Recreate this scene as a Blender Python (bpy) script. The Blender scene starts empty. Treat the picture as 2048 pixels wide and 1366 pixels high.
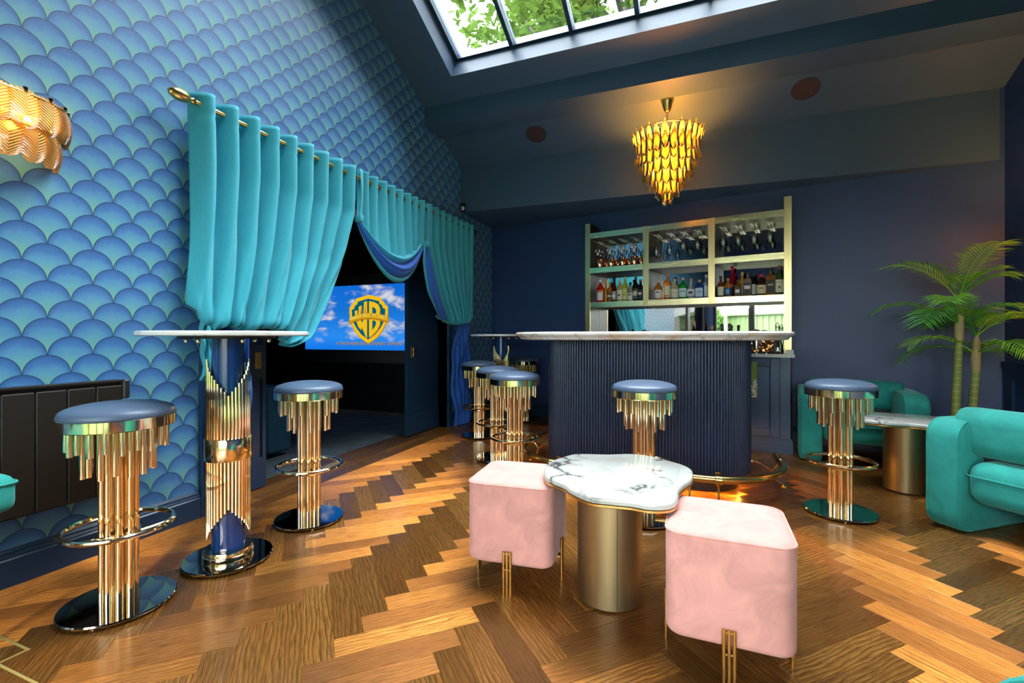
import bpy, bmesh, math, random
from mathutils import Vector, Matrix
random.seed(7)
S = bpy.context.scene
COL = S.collection
PI = math.pi
T = math.radians(21.7)                      # the room's long axis is turned from the camera's axis
CT, ST = math.cos(T), math.sin(T)

# ------------------------------------------------------------------ camera
cam = bpy.data.cameras.new('camera'); camo = bpy.data.objects.new('camera', cam); COL.objects.link(camo)
cam.sensor_fit = 'HORIZONTAL'; cam.sensor_width = 36.0
cam.lens = 36.0 * 935.0 / 2048.0
cam.shift_y = -10.0 / 2048.0
cam.clip_start = 0.02
camo.location = (0, 0, 1.05); camo.rotation_euler = (PI / 2, 0, T)
S.camera = camo

# ------------------------------------------------------------------ sky, portals, exposure
S.view_settings.view_transform = 'Standard'; S.view_settings.look = 'None'
S.view_settings.gamma = 1.0; S.view_settings.use_curve_mapping = False
S.view_settings.exposure = 0.13
S.cycles.max_bounces = 10; S.cycles.diffuse_bounces = 5; S.cycles.glossy_bounces = 5
S.cycles.transparent_max_bounces = 16; S.cycles.sample_clamp_indirect = 6.0
S.cycles.caustics_reflective = False; S.cycles.caustics_refractive = False
world = bpy.data.worlds.new('overcast_sky'); S.world = world; world.use_nodes = True
wn = world.node_tree.nodes; wl = world.node_tree.links
bg = wn['Background']
tc = wn.new('ShaderNodeTexCoord'); sx = wn.new('ShaderNodeSeparateXYZ'); cr = wn.new('ShaderNodeValToRGB')
wl.new(tc.outputs['Generated'], sx.inputs[0]); wl.new(sx.outputs['Z'], cr.inputs[0])
cr.color_ramp.elements[0].position = 0.0; cr.color_ramp.elements[0].color = (0.66, 0.70, 0.73, 1)
cr.color_ramp.elements[1].position = 0.8; cr.color_ramp.elements[1].color = (0.86, 0.92, 0.97, 1)
wl.new(cr.outputs[0], bg.inputs[0]); bg.inputs[1].default_value = 23.0

def portal(name, loc, rot, sx_, sy_):
    l = bpy.data.lights.new(name, 'AREA'); l.shape = 'RECTANGLE'; l.size = sx_; l.size_y = sy_
    l.cycles.is_portal = True
    o = bpy.data.objects.new(name, l); COL.objects.link(o); o.location = loc; o.rotation_euler = rot

def lamp(name, loc, watts, color, radius=0.03, parent=None):
    l = bpy.data.lights.new(name, 'POINT'); l.energy = watts; l.color = color; l.shadow_soft_size = radius
    o = bpy.data.objects.new(name, l); COL.objects.link(o); o.location = loc
    if parent: o.parent = parent
    return o

# ------------------------------------------------------------------ helpers
def ceil_z(y):                              # pitched ceiling, ridge at y = 1.2
    return 3.48 + .453 * (4.27 - y) if y > 1.2 else 3.48 + .453 * 3.07 - .453 * (1.2 - y)

class MB:
    def __init__(s): s.v = []; s.f = []; s.uv = {}
    def add(s, vs, fs):
        n = len(s.v); s.v += [tuple(p) for p in vs]; s.f += [tuple(i + n for i in f) for f in fs]; return s
    def box(s, a, b):
        (x0, y0, z0), (x1, y1, z1) = a, b
        return s.add([(x0,y0,z0),(x1,y0,z0),(x1,y1,z0),(x0,y1,z0),(x0,y0,z1),(x1,y0,z1),(x1,y1,z1),(x0,y1,z1)],
                     [(3,2,1,0),(4,5,6,7),(0,1,5,4),(1,2,6,5),(2,3,7,6),(3,0,4,7)])
    def prism(s, poly, z0, z1):             # polygon in plan, z may be a function of (x, y)
        f0 = z0 if callable(z0) else (lambda x, y: z0); f1 = z1 if callable(z1) else (lambda x, y: z1)
        n = len(poly)
        return s.add([(x, y, f0(x, y)) for x, y in poly] + [(x, y, f1(x, y)) for x, y in poly],
                     [tuple(range(n - 1, -1, -1)), tuple(range(n, 2 * n))] + [(i, (i+1) % n, n + (i+1) % n, n + i) for i in range(n)])
    def prism_x(s, poly, x0, x1):           # polygon in (y, z) extruded along x
        n = len(poly)
        return s.add([(x0, y, z) for y, z in poly] + [(x1, y, z) for y, z in poly],
                     [tuple(range(n - 1, -1, -1)), tuple(range(n, 2 * n))] + [(i, (i+1) % n, n + (i+1) % n, n + i) for i in range(n)])
    def cyl(s, c, r, z0, z1, n=16, r1=None):
        return s.lathe([(0, z0), (r, z0), (r if r1 is None else r1, z1), (0, z1)], n, c)
    def lathe(s, prof, n=24, c=(0, 0), ax='z'):
        vs = []; fs = []; rows = []
        for r, z in prof:
            if r < 1e-6: rows.append([len(vs)]); vs.append((c[0], c[1], z))
            else:
                rows.append(list(range(len(vs), len(vs) + n)))
                vs += [(c[0] + r * math.cos(2*PI*k/n), c[1] + r * math.sin(2*PI*k/n), z) for k in range(n)]
        for a, b in zip(rows, rows[1:]):
            for k in range(n):
                k2 = (k + 1) % n
                if len(a) == 1 and len(b) == 1: continue
                if len(a) == 1: fs.append((a[0], b[k2], b[k]))
                elif len(b) == 1: fs.append((a[k], a[k2], b[0]))
                else: fs.append((a[k], a[k2], b[k2], b[k]))
        return s.add(vs, fs)
    def tube(s, pts, r, n=8, closed=False, caps=True):
        pts = [Vector(p) for p in pts]; m = len(pts); vs = []; fs = []
        rr = r if isinstance(r, (list, tuple)) else [r] * m
        prev = None
        for i, p in enumerate(pts):
            if closed: d = pts[(i + 1) % m] - pts[i - 1]
            else: d = pts[min(i + 1, m - 1)] - pts[max(i - 1, 0)]
            d.normalize()
            if prev is None:
                a = Vector((0, 0, 1)) if abs(d.z) < .9 else Vector((1, 0, 0))
                u = d.cross(a).normalized()
            else: u = (prev - d * prev.dot(d)).normalized()
            prev = u; w = d.cross(u)
            vs += [p + (u * math.cos(2*PI*k/n) + w * math.sin(2*PI*k/n)) * rr[i] for k in range(n)]
        for i in range(m if closed else m - 1):
            j = (i + 1) % m
            fs += [(i*n + k, i*n + (k+1) % n, j*n + (k+1) % n, j*n + k) for k in range(n)]
        if caps and not closed: fs += [tuple(range(n - 1, -1, -1)), tuple(range((m-1)*n, m*n))]
        return s.add(vs, fs)
    def loft(s, loops, cap=True):
        n = len(loops[0]); vs = [p for l in loops for p in l]; fs = []
        for i in range(len(loops) - 1):
            fs += [(i*n + k, i*n + (k+1) % n, (i+1)*n + (k+1) % n, (i+1)*n + k) for k in range(n)]
        if cap: fs += [tuple(range(n - 1, -1, -1)), tuple(range((len(loops)-1)*n, len(loops)*n))]
        return s.add(vs, fs)
    def grid(s, fn, nu, nv):
        vs = [fn(i / nu, j / nv) for j in range(nv + 1) for i in range(nu + 1)]; w = nu + 1
        return s.add(vs, [(j*w + i, j*w + i + 1, (j+1)*w + i + 1, (j+1)*w + i) for j in range(nv) for i in range(nu)])
    def rbox(s, a, b, r=.03, seg=3):        # rounded box
        bm = bmesh.new(); bmesh.ops.create_cube(bm, size=1)
        c = [(a[i] + b[i]) / 2 for i in range(3)]; d = [b[i] - a[i] for i in range(3)]
        for v in bm.verts: v.co = Vector((v.co.x * d[0] + c[0], v.co.y * d[1] + c[1], v.co.z * d[2] + c[2]))
        bmesh.ops.bevel(bm, geom=list(bm.edges), offset=r, segments=seg, profile=.5, affect='EDGES')
        bm.verts.index_update()
        s.add([v.co[:] for v in bm.verts], [[v.index for v in f.verts] for f in bm.faces]); bm.free(); return s
    def xf(s, M):
        s.v = [tuple(M @ Vector(p)) for p in s.v]; return s
    def mesh(s, name, mat, smooth=None, uvfn=None):
        me = bpy.data.meshes.new(name); me.from_pydata(s.v, [], s.f); me.update()
        bm = bmesh.new(); bm.from_mesh(me)
        bmesh.ops.recalc_face_normals(bm, faces=bm.faces)
        bm.to_mesh(me); bm.free()
        if mat: me.materials.append(mat)
        if uvfn:
            ul = me.uv_layers.new(name='UVMap')
            for lp in me.loops: ul.data[lp.index].uv = uvfn(me.vertices[lp.vertex_index].co)
        if smooth:
            for p in me.polygons: p.use_smooth = True
            me.set_sharp_from_angle(angle=math.radians(smooth))
        return me

def link(name, me, parent=None, loc=(0,0,0), rot=(0,0,0), label=None, scale=None):
    o = bpy.data.objects.new(name, me); COL.objects.link(o)
    if parent: o.parent = parent
    o.location = loc; o.rotation_euler = rot
    if scale: o.scale = scale
    if label: o['label'] = label
    return o
def part(name, mb, mat, parent, smooth=35, loc=(0,0,0), rot=(0,0,0), label=None, uvfn=None):
    return link(name, mb.mesh(name, mat, smooth, uvfn), parent, loc, rot, label)
def thing(name, label, cat, loc=(0,0,0), rz=0, group=None):
    o = link(name, None, None, loc, (0,0,rz)); return tag(o, label, cat, group)
def tag(o, label, cat, group=None):
    o['label'] = label; o['category'] = cat
    if group: o['group'] = group
    return o
def struct(name, mb, mat, parent=None, smooth=None, label=None, uvfn=None):
    o = part(name, mb, mat, parent, smooth, label=label, uvfn=uvfn)
    if not parent: o['kind'] = 'structure'
    return o
def dup(root, loc, rz=0, label=None):
    r = root.copy(); COL.objects.link(r); r.location = loc; r.rotation_euler = (0,0,rz)
    if label: r['label'] = label
    for ch in list(root.children):
        c = ch.copy(); COL.objects.link(c); c.parent = r
        for g in list(ch.children):
            d = g.copy(); COL.objects.link(d); d.parent = c
    return r
def arc_outline(x0, x1, y0, y1, r, n=10):   # rounded rectangle, counter-clockwise
    out = []
    for cx, cy, a0 in ((x1-r, y0+r, -PI/2), (x1-r, y1-r, 0), (x0+r, y1-r, PI/2), (x0+r, y0+r, PI)):
        out += [(cx + r*math.cos(a0 + PI/2*k/n), cy + r*math.sin(a0 + PI/2*k/n)) for k in range(n + 1)]
    return out
def lerp_tab(tab, x):
    if x <= tab[0][0]: return tab[0][1]
    for (a, va), (b, vb) in zip(tab, tab[1:]):
        if x <= b: return va + (vb - va) * (x - a) / (b - a)
    return tab[-1][1]
def text_mesh(txt, size, mat, extrude=0.0, squeeze=1.0):
    cu = bpy.data.curves.new('lettering', 'FONT'); cu.body = txt; cu.size = size; cu.align_x = 'CENTER'; cu.align_y = 'CENTER'
    cu.extrude = extrude; cu.resolution_u = 2
    ob = bpy.data.objects.new('lettering', cu); me = bpy.data.meshes.new_from_object(ob)
    bpy.data.objects.remove(ob); me.materials.clear(); me.materials.append(mat)
    if squeeze != 1.0:
        for v in me.vertices: v.co.x *= squeeze
    return me

# ------------------------------------------------------------------ materials
class NT:                                   # tiny node builder
    def __init__(s, m): s.m = m; m.use_nodes = True; s.t = m.node_tree; s.b = s.t.nodes.get('Principled BSDF'); s.out = s.t.nodes.get('Material Output')
    def n(s, ty, **kw):
        x = s.t.nodes.new('ShaderNode' + ty)
        for k, v in kw.items():
            if k.startswith('i_'): x.inputs[k[2:].replace('_', ' ')].default_value = v
            else: setattr(x, k, v)
        return x
    def l(s, a, b): s.t.links.new(a, b)
    def math(s, op, a, b=None, c=None):
        x = s.n('Math', operation=op)
        for i, v in enumerate((a, b, c)):
            if v is None: continue
            if isinstance(v, (int, float)): x.inputs[i].default_value = v
            else: s.l(v, x.inputs[i])
        return x.outputs[0]
    def ramp(s, fac, *stops):
        r = s.n('ValToRGB'); e = r.color_ramp.elements
        while len(e) < len(stops): e.new(.5)
        for el, (p, c) in zip(e, stops): el.position = p; el.color = (*c, 1) if len(c) == 3 else c
        s.l(fac, r.inputs[0]); return r.outputs[0]
    def mix(s, fac, a, b, mode='MIX'):
        x = s.n('Mix', data_type='RGBA', blend_type=mode)
        for sock, v in ((x.inputs[0], fac), (x.inputs[6], a), (x.inputs[7], b)):
            if isinstance(v, (int, float)): sock.default_value = v
            elif isinstance(v, tuple): sock.default_value = (*v, 1)
            else: s.l(v, sock)
        return x.outputs[2]
    def noise(s, vec, scale, detail=3, rough=.5, dist=0.0):
        x = s.n('TexNoise'); x.inputs['Scale'].default_value = scale; x.inputs['Detail'].default_value = detail
        x.inputs['Roughness'].default_value = rough; x.inputs['Distortion'].default_value = dist
        if vec is not None: s.l(vec, x.inputs['Vector'])
        return x.outputs['Fac']
    def bump(s, h, strength=.2, dist=.01):
        x = s.n('Bump'); x.inputs['Strength'].default_value = strength; x.inputs['Distance'].default_value = dist
        s.l(h, x.inputs['Height']); s.l(x.outputs[0], s.b.inputs['Normal']); return x
    def obj(s): return s.n('TexCoord').outputs['Object']
    def uv(s): return s.n('TexCoord').outputs['UV']
    def mapping(s, vec, scale=(1,1,1), loc=(0,0,0)):
        x = s.n('Mapping'); s.l(vec, x.inputs[0]); x.inputs['Scale'].default_value = scale; x.inputs['Location'].default_value = loc; return x.outputs[0]

def P(name, col, rough=.5, metal=0.0, **kw):
    m = bpy.data.materials.new(name); t = NT(m)
    t.b.inputs['Base Color'].default_value = (*col, 1); t.b.inputs['Roughness'].default_value = rough; t.b.inputs['Metallic'].default_value = metal
    for k, v in kw.items():
        t.b.inputs[k.replace('_', ' ')].default_value = v
    return m
def mottled(name, col, rough, amt=.25, scale=6, metal=0.0, bump=0.0, bscale=200, stretch=(1,1,1), **kw):
    m = P(name, col, rough, metal, **kw); t = NT(m)
    v = t.mapping(t.obj(), stretch)
    f = t.noise(v, scale, 4)
    c = t.mix(f, tuple(x * (1 - amt) for x in col), tuple(min(1, x * (1 + amt)) for x in col))
    t.l(c, t.b.inputs['Base Color'])
    if bump: t.bump(t.noise(v, bscale, 2), bump, .002)
    return m
def emit(name, col, s):
    m = bpy.data.materials.new(name); t = NT(m); t.t.nodes.remove(t.b)
    e = t.n('Emission'); e.inputs[0].default_value = (*col, 1); e.inputs[1].default_value = s; t.l(e.outputs[0], t.out.inputs[0]); return m
def thin_glass(name, tint=(1,1,1), gloss=.06, rough=.0, trans=None):
    m = bpy.data.materials.new(name); t = NT(m); t.t.nodes.remove(t.b)
    a = t.n('BsdfTransparent'); a.inputs[0].default_value = (*tint, 1)
    g = t.n('BsdfGlossy'); g.inputs['Roughness'].default_value = rough
    fr = t.n('Fresnel'); fr.inputs[0].default_value = 1.45
    fac = t.math('ADD', fr.outputs[0], gloss)
    mx = t.n('MixShader'); t.l(fac, mx.inputs[0]); t.l(a.outputs[0], mx.inputs[1]); t.l(g.outputs[0], mx.inputs[2])
    t.l(mx.outputs[0], t.out.inputs[0]); return m
def lamp_glass(name, col, clear=.25, rough=.12, rib=0):
    m = bpy.data.materials.new(name); t = NT(m); t.t.nodes.remove(t.b)
    tr = t.n('BsdfTranslucent'); tr.inputs[0].default_value = (*col, 1)
    a = t.n('BsdfTransparent'); a.inputs[0].default_value = (*col, 1)
    g = t.n('BsdfGlossy'); g.inputs['Roughness'].default_value = rough
    m1 = t.n('MixShader'); m1.inputs[0].default_value = clear; t.l(tr.outputs[0], m1.inputs[1]); t.l(a.outputs[0], m1.inputs[2])
    fr = t.n('Fresnel'); fr.inputs[0].default_value = 1.5
    m2 = t.n('MixShader'); t.l(t.math('ADD', fr.outputs[0], .05), m2.inputs[0]); t.l(m1.outputs[0], m2.inputs[1]); t.l(g.outputs[0], m2.inputs[2])
    t.l(m2.outputs[0], t.out.inputs[0])
    if rib:                                 # moulded chevron ribs of a leaf
        sp = t.n('SeparateXYZ'); t.l(t.uv(), sp.inputs[0])
        ph = t.math('ADD', t.math('MULTIPLY', t.math('ABSOLUTE', t.math('SUBTRACT', sp.outputs[0], .5)), rib * .55), t.math('MULTIPLY', sp.outputs[1], rib))
        b = t.n('Bump'); b.inputs['Strength'].default_value = 1.0; b.inputs['Distance'].default_value = .006
        sw = t.math('SINE', t.math('MULTIPLY', ph, 2 * PI))
        t.l(sw, b.inputs['Height'])
        for x in (tr, g): t.l(b.outputs[0], x.inputs['Normal'])
        rc = t.ramp(t.math('MULTIPLY_ADD', sw, .5, .5), (0, tuple(c * .35 for c in col)), (.7, col), (1, tuple(min(1, c * 1.2 + .05) for c in col)))
        t.l(rc, tr.inputs[0]); t.l(rc, a.inputs[0])
    return m

M = {}
def navy(name, col, rough): 
    m = P(name, col, rough); t = NT(m); t.bump(t.noise(t.obj(), 160, 2), .08, .002); return m
M['paint'] = navy('navy_wall_paint', (.024, .056, .165), .46)
M['ceil'] = navy('navy_ceiling_paint', (.055, .105, .185), .5)
M['trim'] = navy('navy_trim_paint', (.012, .042, .095), .32)
M['cab'] = navy('navy_cabinet_paint', (.03, .075, .16), .35)
M['black'] = P('black_paint', (.012, .012, .014), .5)
M['radiator'] = P('dark_bronze_radiator', (.02, .016, .013), .45, .3)
M['cinema'] = P('cinema_dark_paint', (.006, .006, .008), .8)
M['gold'] = P('polished_gold', (.95, .77, .49), .11, 1.0)
M['rail'] = mottled('satin_brass', (.70, .48, .16), .24, .1, 5, 1.0)
M['chrome'] = P('smoky_mirror_metal', (.46, .44, .38), .06, 1.0)
def brushed(name, col, rough, stretch):
    m = P(name, col, rough, 1.0); t = NT(m); v = t.mapping(t.obj(), stretch)
    f = t.noise(v, 60, 3); t.l(t.mix(f, tuple(c * .82 for c in col), tuple(min(1, c * 1.12) for c in col)), t.b.inputs['Base Color'])
    t.l(t.math('MULTIPLY_ADD', f, .18, rough - .09), t.b.inputs['Roughness']); return m
M['brass'] = brushed('brushed_brass', (.80, .64, .30), .30, (1, 1, .03))
M['brass_h'] = brushed('brushed_brass_shelf', (.97, .84, .44), .25, (.05, .05, 1))
M['bronze'] = brushed('brushed_bronze', (.40, .315, .165), .42, (1, 1, .03))
M['copper'] = P('copper', (.92, .48, .26), .16, 1.0)
M['steel'] = P('steel', (.75, .74, .72), .15, 1.0)
M['mirror'] = P('mirror_glass', (.80, .78, .74), .02, 1.0)
M['smoke'] = P('dark_bronze_lining', (.045, .04, .036), .42, .4)
M['lacquer'] = P('blue_lacquer', (.008, .045, .18), .12, Coat_Weight=.6)
M['leather'] = mottled('navy_leather', (.068, .105, .17), .40, .12, 30, bump=.15, bscale=260)
M['glass'] = thin_glass('drinking_glass', (.97, .97, .97), .13)
M['pane'] = thin_glass('window_glass', (.97, .985, .98), .01)
M['led'] = emit('warm_led_tape', (1.0, .42, .06), 55.0)
M['bulb'] = emit('bulb_glow', (1.0, .72, .35), 40.0)
M['amber'] = lamp_glass('amber_glass', (1.0, .86, .30), .15)
M['leafglass'] = lamp_glass('smoky_leaf_glass', (1.0, .70, .30), .5, .1, 13)
M['white'] = P('white_plastic', (.85, .85, .85), .3)
M['dirt'] = P('soil', (.03, .02, .012), .9)

def velvet(name, col, sheen_col):
    m = P(name, col, .85, Sheen_Weight=.30, Sheen_Roughness=.4); t = NT(m)
    t.b.inputs['Sheen Tint'].default_value = (*sheen_col, 1)
    f = t.noise(t.obj(), 7, 5, .6, 1.2)
    t.l(t.mix(t.ramp(f, (.35, (0,0,0)), (.65, (1,1,1))), tuple(c * .86 for c in col), tuple(min(1, c * 1.12) for c in col)), t.b.inputs['Base Color'])
    t.bump(t.noise(t.obj(), 400, 2), .08, .002)
    return m
M['teal'] = velvet('teal_velvet', (.018, .30, .26), (.5, 1, .9))
M['pink'] = velvet('pink_velvet', (.66, .305, .262), (1, .88, .85))
M['bluevelvet'] = velvet('blue_cinema_velvet', (.008, .07, .13), (.2, .5, .7))
def cloth(name, col, sheen=.2):
    m = P(name, col, .8, Sheen_Weight=sheen); t = NT(m)
    a = t.noise(t.mapping(t.obj(), (60, 260, 8)), 3, 3); b = t.noise(t.mapping(t.obj(), (60, 8, 260)), 3, 3)
    f = t.math('MULTIPLY', t.math('ADD', a, b), .5)
    t.l(t.mix(t.ramp(f, (.35, (0,0,0)), (.65, (1,1,1))), tuple(c * .86 for c in col), tuple(min(1, c * 1.10) for c in col)), t.b.inputs['Base Color'])
    t.bump(f, .12, .002); return m
M['curtain'] = cloth('teal_linen', (.035, .40, .50))
M['lining'] = cloth('royal_blue_lining', (.010, .115, .52))

def wallpaper():
    m = P('scallop_fan_wallpaper', (.05, .15, .3), .45); t = NT(m)
    R, H = .0846, .083
    geo = t.n('NewGeometry'); sp = t.n('SeparateXYZ'); t.l(geo.outputs['Position'], sp.inputs[0])
    u = t.math('DIVIDE', t.math('ADD', sp.outputs[1], .0966), R); v = t.math('DIVIDE', t.math('ADD', sp.outputs[2], .028), H)
    k = t.math('FLOOR', v); dv = t.math('SUBTRACT', v, k)
    par = t.math('FLOORED_MODULO', k, 2)
    def wrap(off): return t.math('SUBTRACT', t.math('FLOORED_MODULO', t.math('ADD', t.math('ADD', u, off), 1), 2), 1)
    dx0 = wrap(par); dx1 = wrap(t.math('ADD', par, 1))
    d0 = t.math('SQRT', t.math('ADD', t.math('POWER', dx0, 2), t.math('POWER', dv, 2)))
    inside = t.math('LESS_THAN', d0, 1)
    dvb = t.math('SUBTRACT', dv, 1)
    def sel(a, b): return t.math('ADD', t.math('MULTIPLY', a, inside), t.math('MULTIPLY', b, t.math('SUBTRACT', 1, inside)))
    lx = sel(dx0, dx1); lv = sel(dv, dvb)
    d = t.math('SQRT', t.math('ADD', t.math('POWER', t.math('ABSOLUTE', lx), 2), t.math('POWER', t.math('ABSOLUTE', lv), 2)))
    av = t.math('ADD', lv, 1.0)                                     # distance above the fan's root
    ra = t.math('SQRT', t.math('ADD', t.math('POWER', t.math('ABSOLUTE', lx), 2), t.math('POWER', av, 2)))
    ang = t.math('ARCTAN2', lx, av)
    ns = t.noise(t.mapping(geo.outputs['Position'], (1, 1, 1)), 22, 4, .65)
    g = t.math('ADD', ra, t.math('MULTIPLY', t.math('SUBTRACT', ns, .5), .55))
    base = t.ramp(t.math('MULTIPLY', g, .5), (0.0, (.26, .52, .14)), (.18, (.16, .42, .32)), (.46, (.115, .34, .45)), (.66, (.085, .265, .47)), (.80, (.055, .180, .43)), (1.0, (.040, .125, .34)))
    rays = t.math('SINE', t.math('MULTIPLY', ang, 170))
    rn = t.noise(t.mapping(geo.outputs['Position'], (1, 400, 30)), 1, 2)
    rays = t.math('MULTIPLY_ADD', t.math('MULTIPLY', rays, rn), .30, .97)
    c = t.mix(1.0, base, t.n('CombineColor').outputs[0], 'MULTIPLY')
    comb = [n for n in t.t.nodes if n.bl_idname == 'ShaderNodeCombineColor'][-1]
    for i in range(3): t.l(rays, comb.inputs[i])
    rim = t.ramp(d, (.93, (0,0,0)), (.98, (.9,.9,.9)), (1.0, (.7,.7,.7)))
    c = t.mix(rim, c, (.012, .035, .085))
    # soft dark crescent printed along the upper edge of every fan
    c = t.mix(t.ramp(d, (.72, (0,0,0)), (1.0, (.38,.38,.38))), c, (.015, .06, .19))
    t.l(c, t.b.inputs['Base Color']); t.b.inputs['Roughness'].default_value = .42
    return m
M['paper'] = wallpaper()

def wood():
    m = P('oak_parquet', (.3, .15, .05), .28); t = NT(m)
    uv = t.uv(); oi = t.n('ObjectInfo'); geo = t.n('NewGeometry')
    rnd = t.math('FRACT', t.math('ADD', oi.outputs['Random'], geo.outputs['Random Per Island']))
    off = t.n('CombineXYZ'); t.l(t.math('MULTIPLY', rnd, 37), off.inputs[0]); t.l(t.math('MULTIPLY', rnd, 91), off.inputs[1])
    vm = t.n('VectorMath', operation='ADD'); t.l(uv, vm.inputs[0]); t.l(off.outputs[0], vm.inputs[1])
    w = t.n('TexWave', wave_type='BANDS', bands_direction='Y', wave_profile='SAW'); t.l(t.mapping(vm.outputs[0], (2.4, 9, 1)), w.inputs['Vector'])
    w.inputs['Scale'].default_value = 2.2; w.inputs['Distortion'].default_value = 13; w.inputs['Detail'].default_value = 2; w.inputs['Detail Scale'].default_value = .55
    fine = t.noise(t.mapping(vm.outputs[0], (6, 160, 1)), 2, 4, .6)
    big = t.noise(t.mapping(vm.outputs[0], (2, 9, 1)), 1.6, 3)
    base = t.ramp(rnd, (0, (.095, .034, .009)), (.3, (.18, .068, .015)), (.6, (.29, .118, .024)), (.85, (.40, .178, .038)), (1, (.14, .053, .013)))
    c = t.mix(t.math('MULTIPLY', t.ramp(w.outputs['Fac'], (.0, (1,1,1)), (.30, (.45,.45,.45)), (.7, (0,0,0))), .92), base, (.045, .015, .006))
    c = t.mix(t.math('MULTIPLY', t.ramp(fine, (.40, (1,1,1)), (.56, (0,0,0))), .65), c, (.05, .018, .006))
    c = t.mix(t.math('MULTIPLY', big, .3), c, (.36, .165, .03))
    t.l(c, t.b.inputs['Base Color'])
    t.l(t.math('MULTIPLY_ADD', fine, .16, .20), t.b.inputs['Roughness'])
    t.b.inputs['Coat Weight'].default_value = .25; t.b.inputs['Coat Roughness'].default_value = .12
    t.b.inputs['Anisotropic'].default_value = .6
    tg = t.n('Tangent', direction_type='UV_MAP'); t.l(tg.outputs[0], t.b.inputs['Tangent'])
    t.b.inputs['Anisotropic Rotation'].default_value = .25
    fb = t.n('BsdfAnisotropic'); fb.inputs['Roughness'].default_value = .52; fb.inputs['Anisotropy'].default_value = .9; fb.inputs['Rotation'].default_value = 0
    t.l(tg.outputs[0], fb.inputs['Tangent'])
    t.l(t.mix(1.0, c, (2.9, 2.35, 1.7), 'MULTIPLY'), fb.inputs['Color'])
    ms = t.n('MixShader'); ms.inputs[0].default_value = .36
    t.l(t.b.outputs[0], ms.inputs[1]); t.l(fb.outputs[0], ms.inputs[2]); t.l(ms.outputs[0], t.out.inputs[0])
    t.bump(fine, .12, .002); return m
M['wood'] = wood()

def marble(name, base, vein, warm, vs=3.0, thick=.035, warm_amt=.4):
    m = P(name, base, .10, Coat_Weight=.3); t = NT(m); o = t.obj()
    wv = t.n('TexNoise'); wv.inputs['Scale'].default_value = 4.0; wv.inputs['Detail'].default_value = 5; t.l(o, wv.inputs['Vector'])
    vm = t.n('VectorMath', operation='MULTIPLY_ADD'); t.l(wv.outputs['Color'], vm.inputs[0]); vm.inputs[1].default_value = (.42, .42, .42); t.l(o, vm.inputs[2])
    vo = t.n('TexVoronoi', feature='DISTANCE_TO_EDGE'); vo.inputs['Scale'].default_value = vs; t.l(vm.outputs[0], vo.inputs['Vector'])
    mask = t.ramp(t.noise(o, 3.2, 3), (.44, (0,0,0)), (.50, (1,1,1)))
    line = t.ramp(vo.outputs['Distance'], (0, (1,1,1)), (thick, (.25,.25,.25)), (thick * 3.2, (0,0,0)))
    f = t.math('MULTIPLY', line, mask)
    warmf = t.ramp(t.noise(o, 2.3, 6, .6, 1.5), (.5, (0,0,0)), (.68, (1,1,1)))
    c = t.mix(t.math('MULTIPLY', warmf, warm_amt), base, warm)
    c = t.mix(f, c, vein); t.l(c, t.b.inputs['Base Color']); return m
M['marble'] = marble('calacatta_marble', (.52, .53, .49), (.035, .03, .035), (.36, .27, .16), 4.6, .05, .45)
M['marble_w'] = marble('white_marble', (.80, .82, .80), (.62, .60, .58), (.70, .66, .60), 2.5, .02, .25)
M['onyx'] = marble('white_onyx', (.94, .92, .87), (.58, .46, .34), (.78, .46, .16), 4.0, .02, .75)

# ================================================================== THE SETTING
BW = lambda x: 6.03 - .1872 * (x + 2.70)     # back wall line y(x)
ux, uy = .983, -.184                         # along the back wall (to the right)
nx, ny = -.184, -.983                        # out of the back wall into the room
def bw(s, d, z=0):                           # point s along the back wall from its left corner, d out from it
    return (-2.70 + ux * s + nx * d, 6.03 + uy * s + ny * d, z)
BWA = math.atan2(uy, ux)

# portals at the glazing
pz = lambda y: ceil_z(y) + .30
portal('skylight_portal', (-.48, 2.69 + .12, ceil_z(2.69) + .30), (math.atan(-.453), 0, 0), 3.5, 2.95)
portal('garden_door_portal', (-.2, -2.32, 1.15), (PI / 2, 0, PI), 4.6, 2.3)
portal('side_glazing_portal', (-2.95, -1.05, 1.15), (PI / 2, 0, PI / 2 + PI), 2.1, 2.3)

# --- walls
def wall_piece(mb, x0, x1, y0, y1, z0, top=None):
    pts = [(y0, z0), (y1, z0)]
    if top: pts += [(y1, top), (y0, top)]
    else:
        pts += [(y1, ceil_z(y1) + .02)]
        if y0 < 1.2 < y1: pts += [(1.2, ceil_z(1.2) + .02)]
        pts += [(y0, ceil_z(y0) + .02)]
    mb.prism_x(pts, x0, x1)
mb = MB()
wall_piece(mb, -2.90, -2.70, 0.0, 1.88, 0); wall_piece(mb, -2.90, -2.70, 1.88, 4.75, 2.14); wall_piece(mb, -2.90, -2.70, 4.75, 6.20, 0)
wall_piece(mb, -2.90, -2.70, -2.2, 0.0, 2.30)
struct('wall_left', mb, M['paper'])
mb = MB(); wall_piece(mb, 2.35, 2.55, -2.2, 5.2, 0); struct('wall_right', mb, M['paint'])
mb = MB(); a = bw(-.25, 0); b = bw(5.35, 0)
mb.prism([a[:2], b[:2], (b[0] + .03, b[1] + .2), (a[0] + .03, a[1] + .2)], 0, 3.3); struct('wall_back', mb, M['paint'])
mb = MB(); mb.box((-2.9, -2.40, 2.30), (2.55, -2.2, 3.4)); mb.box((-2.9, -2.40, 0), (-2.6, -2.2, 2.3)); mb.box((2.1, -2.40, 0), (2.55, -2.2, 2.3))
struct('wall_rear', mb, M['paint'])

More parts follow.
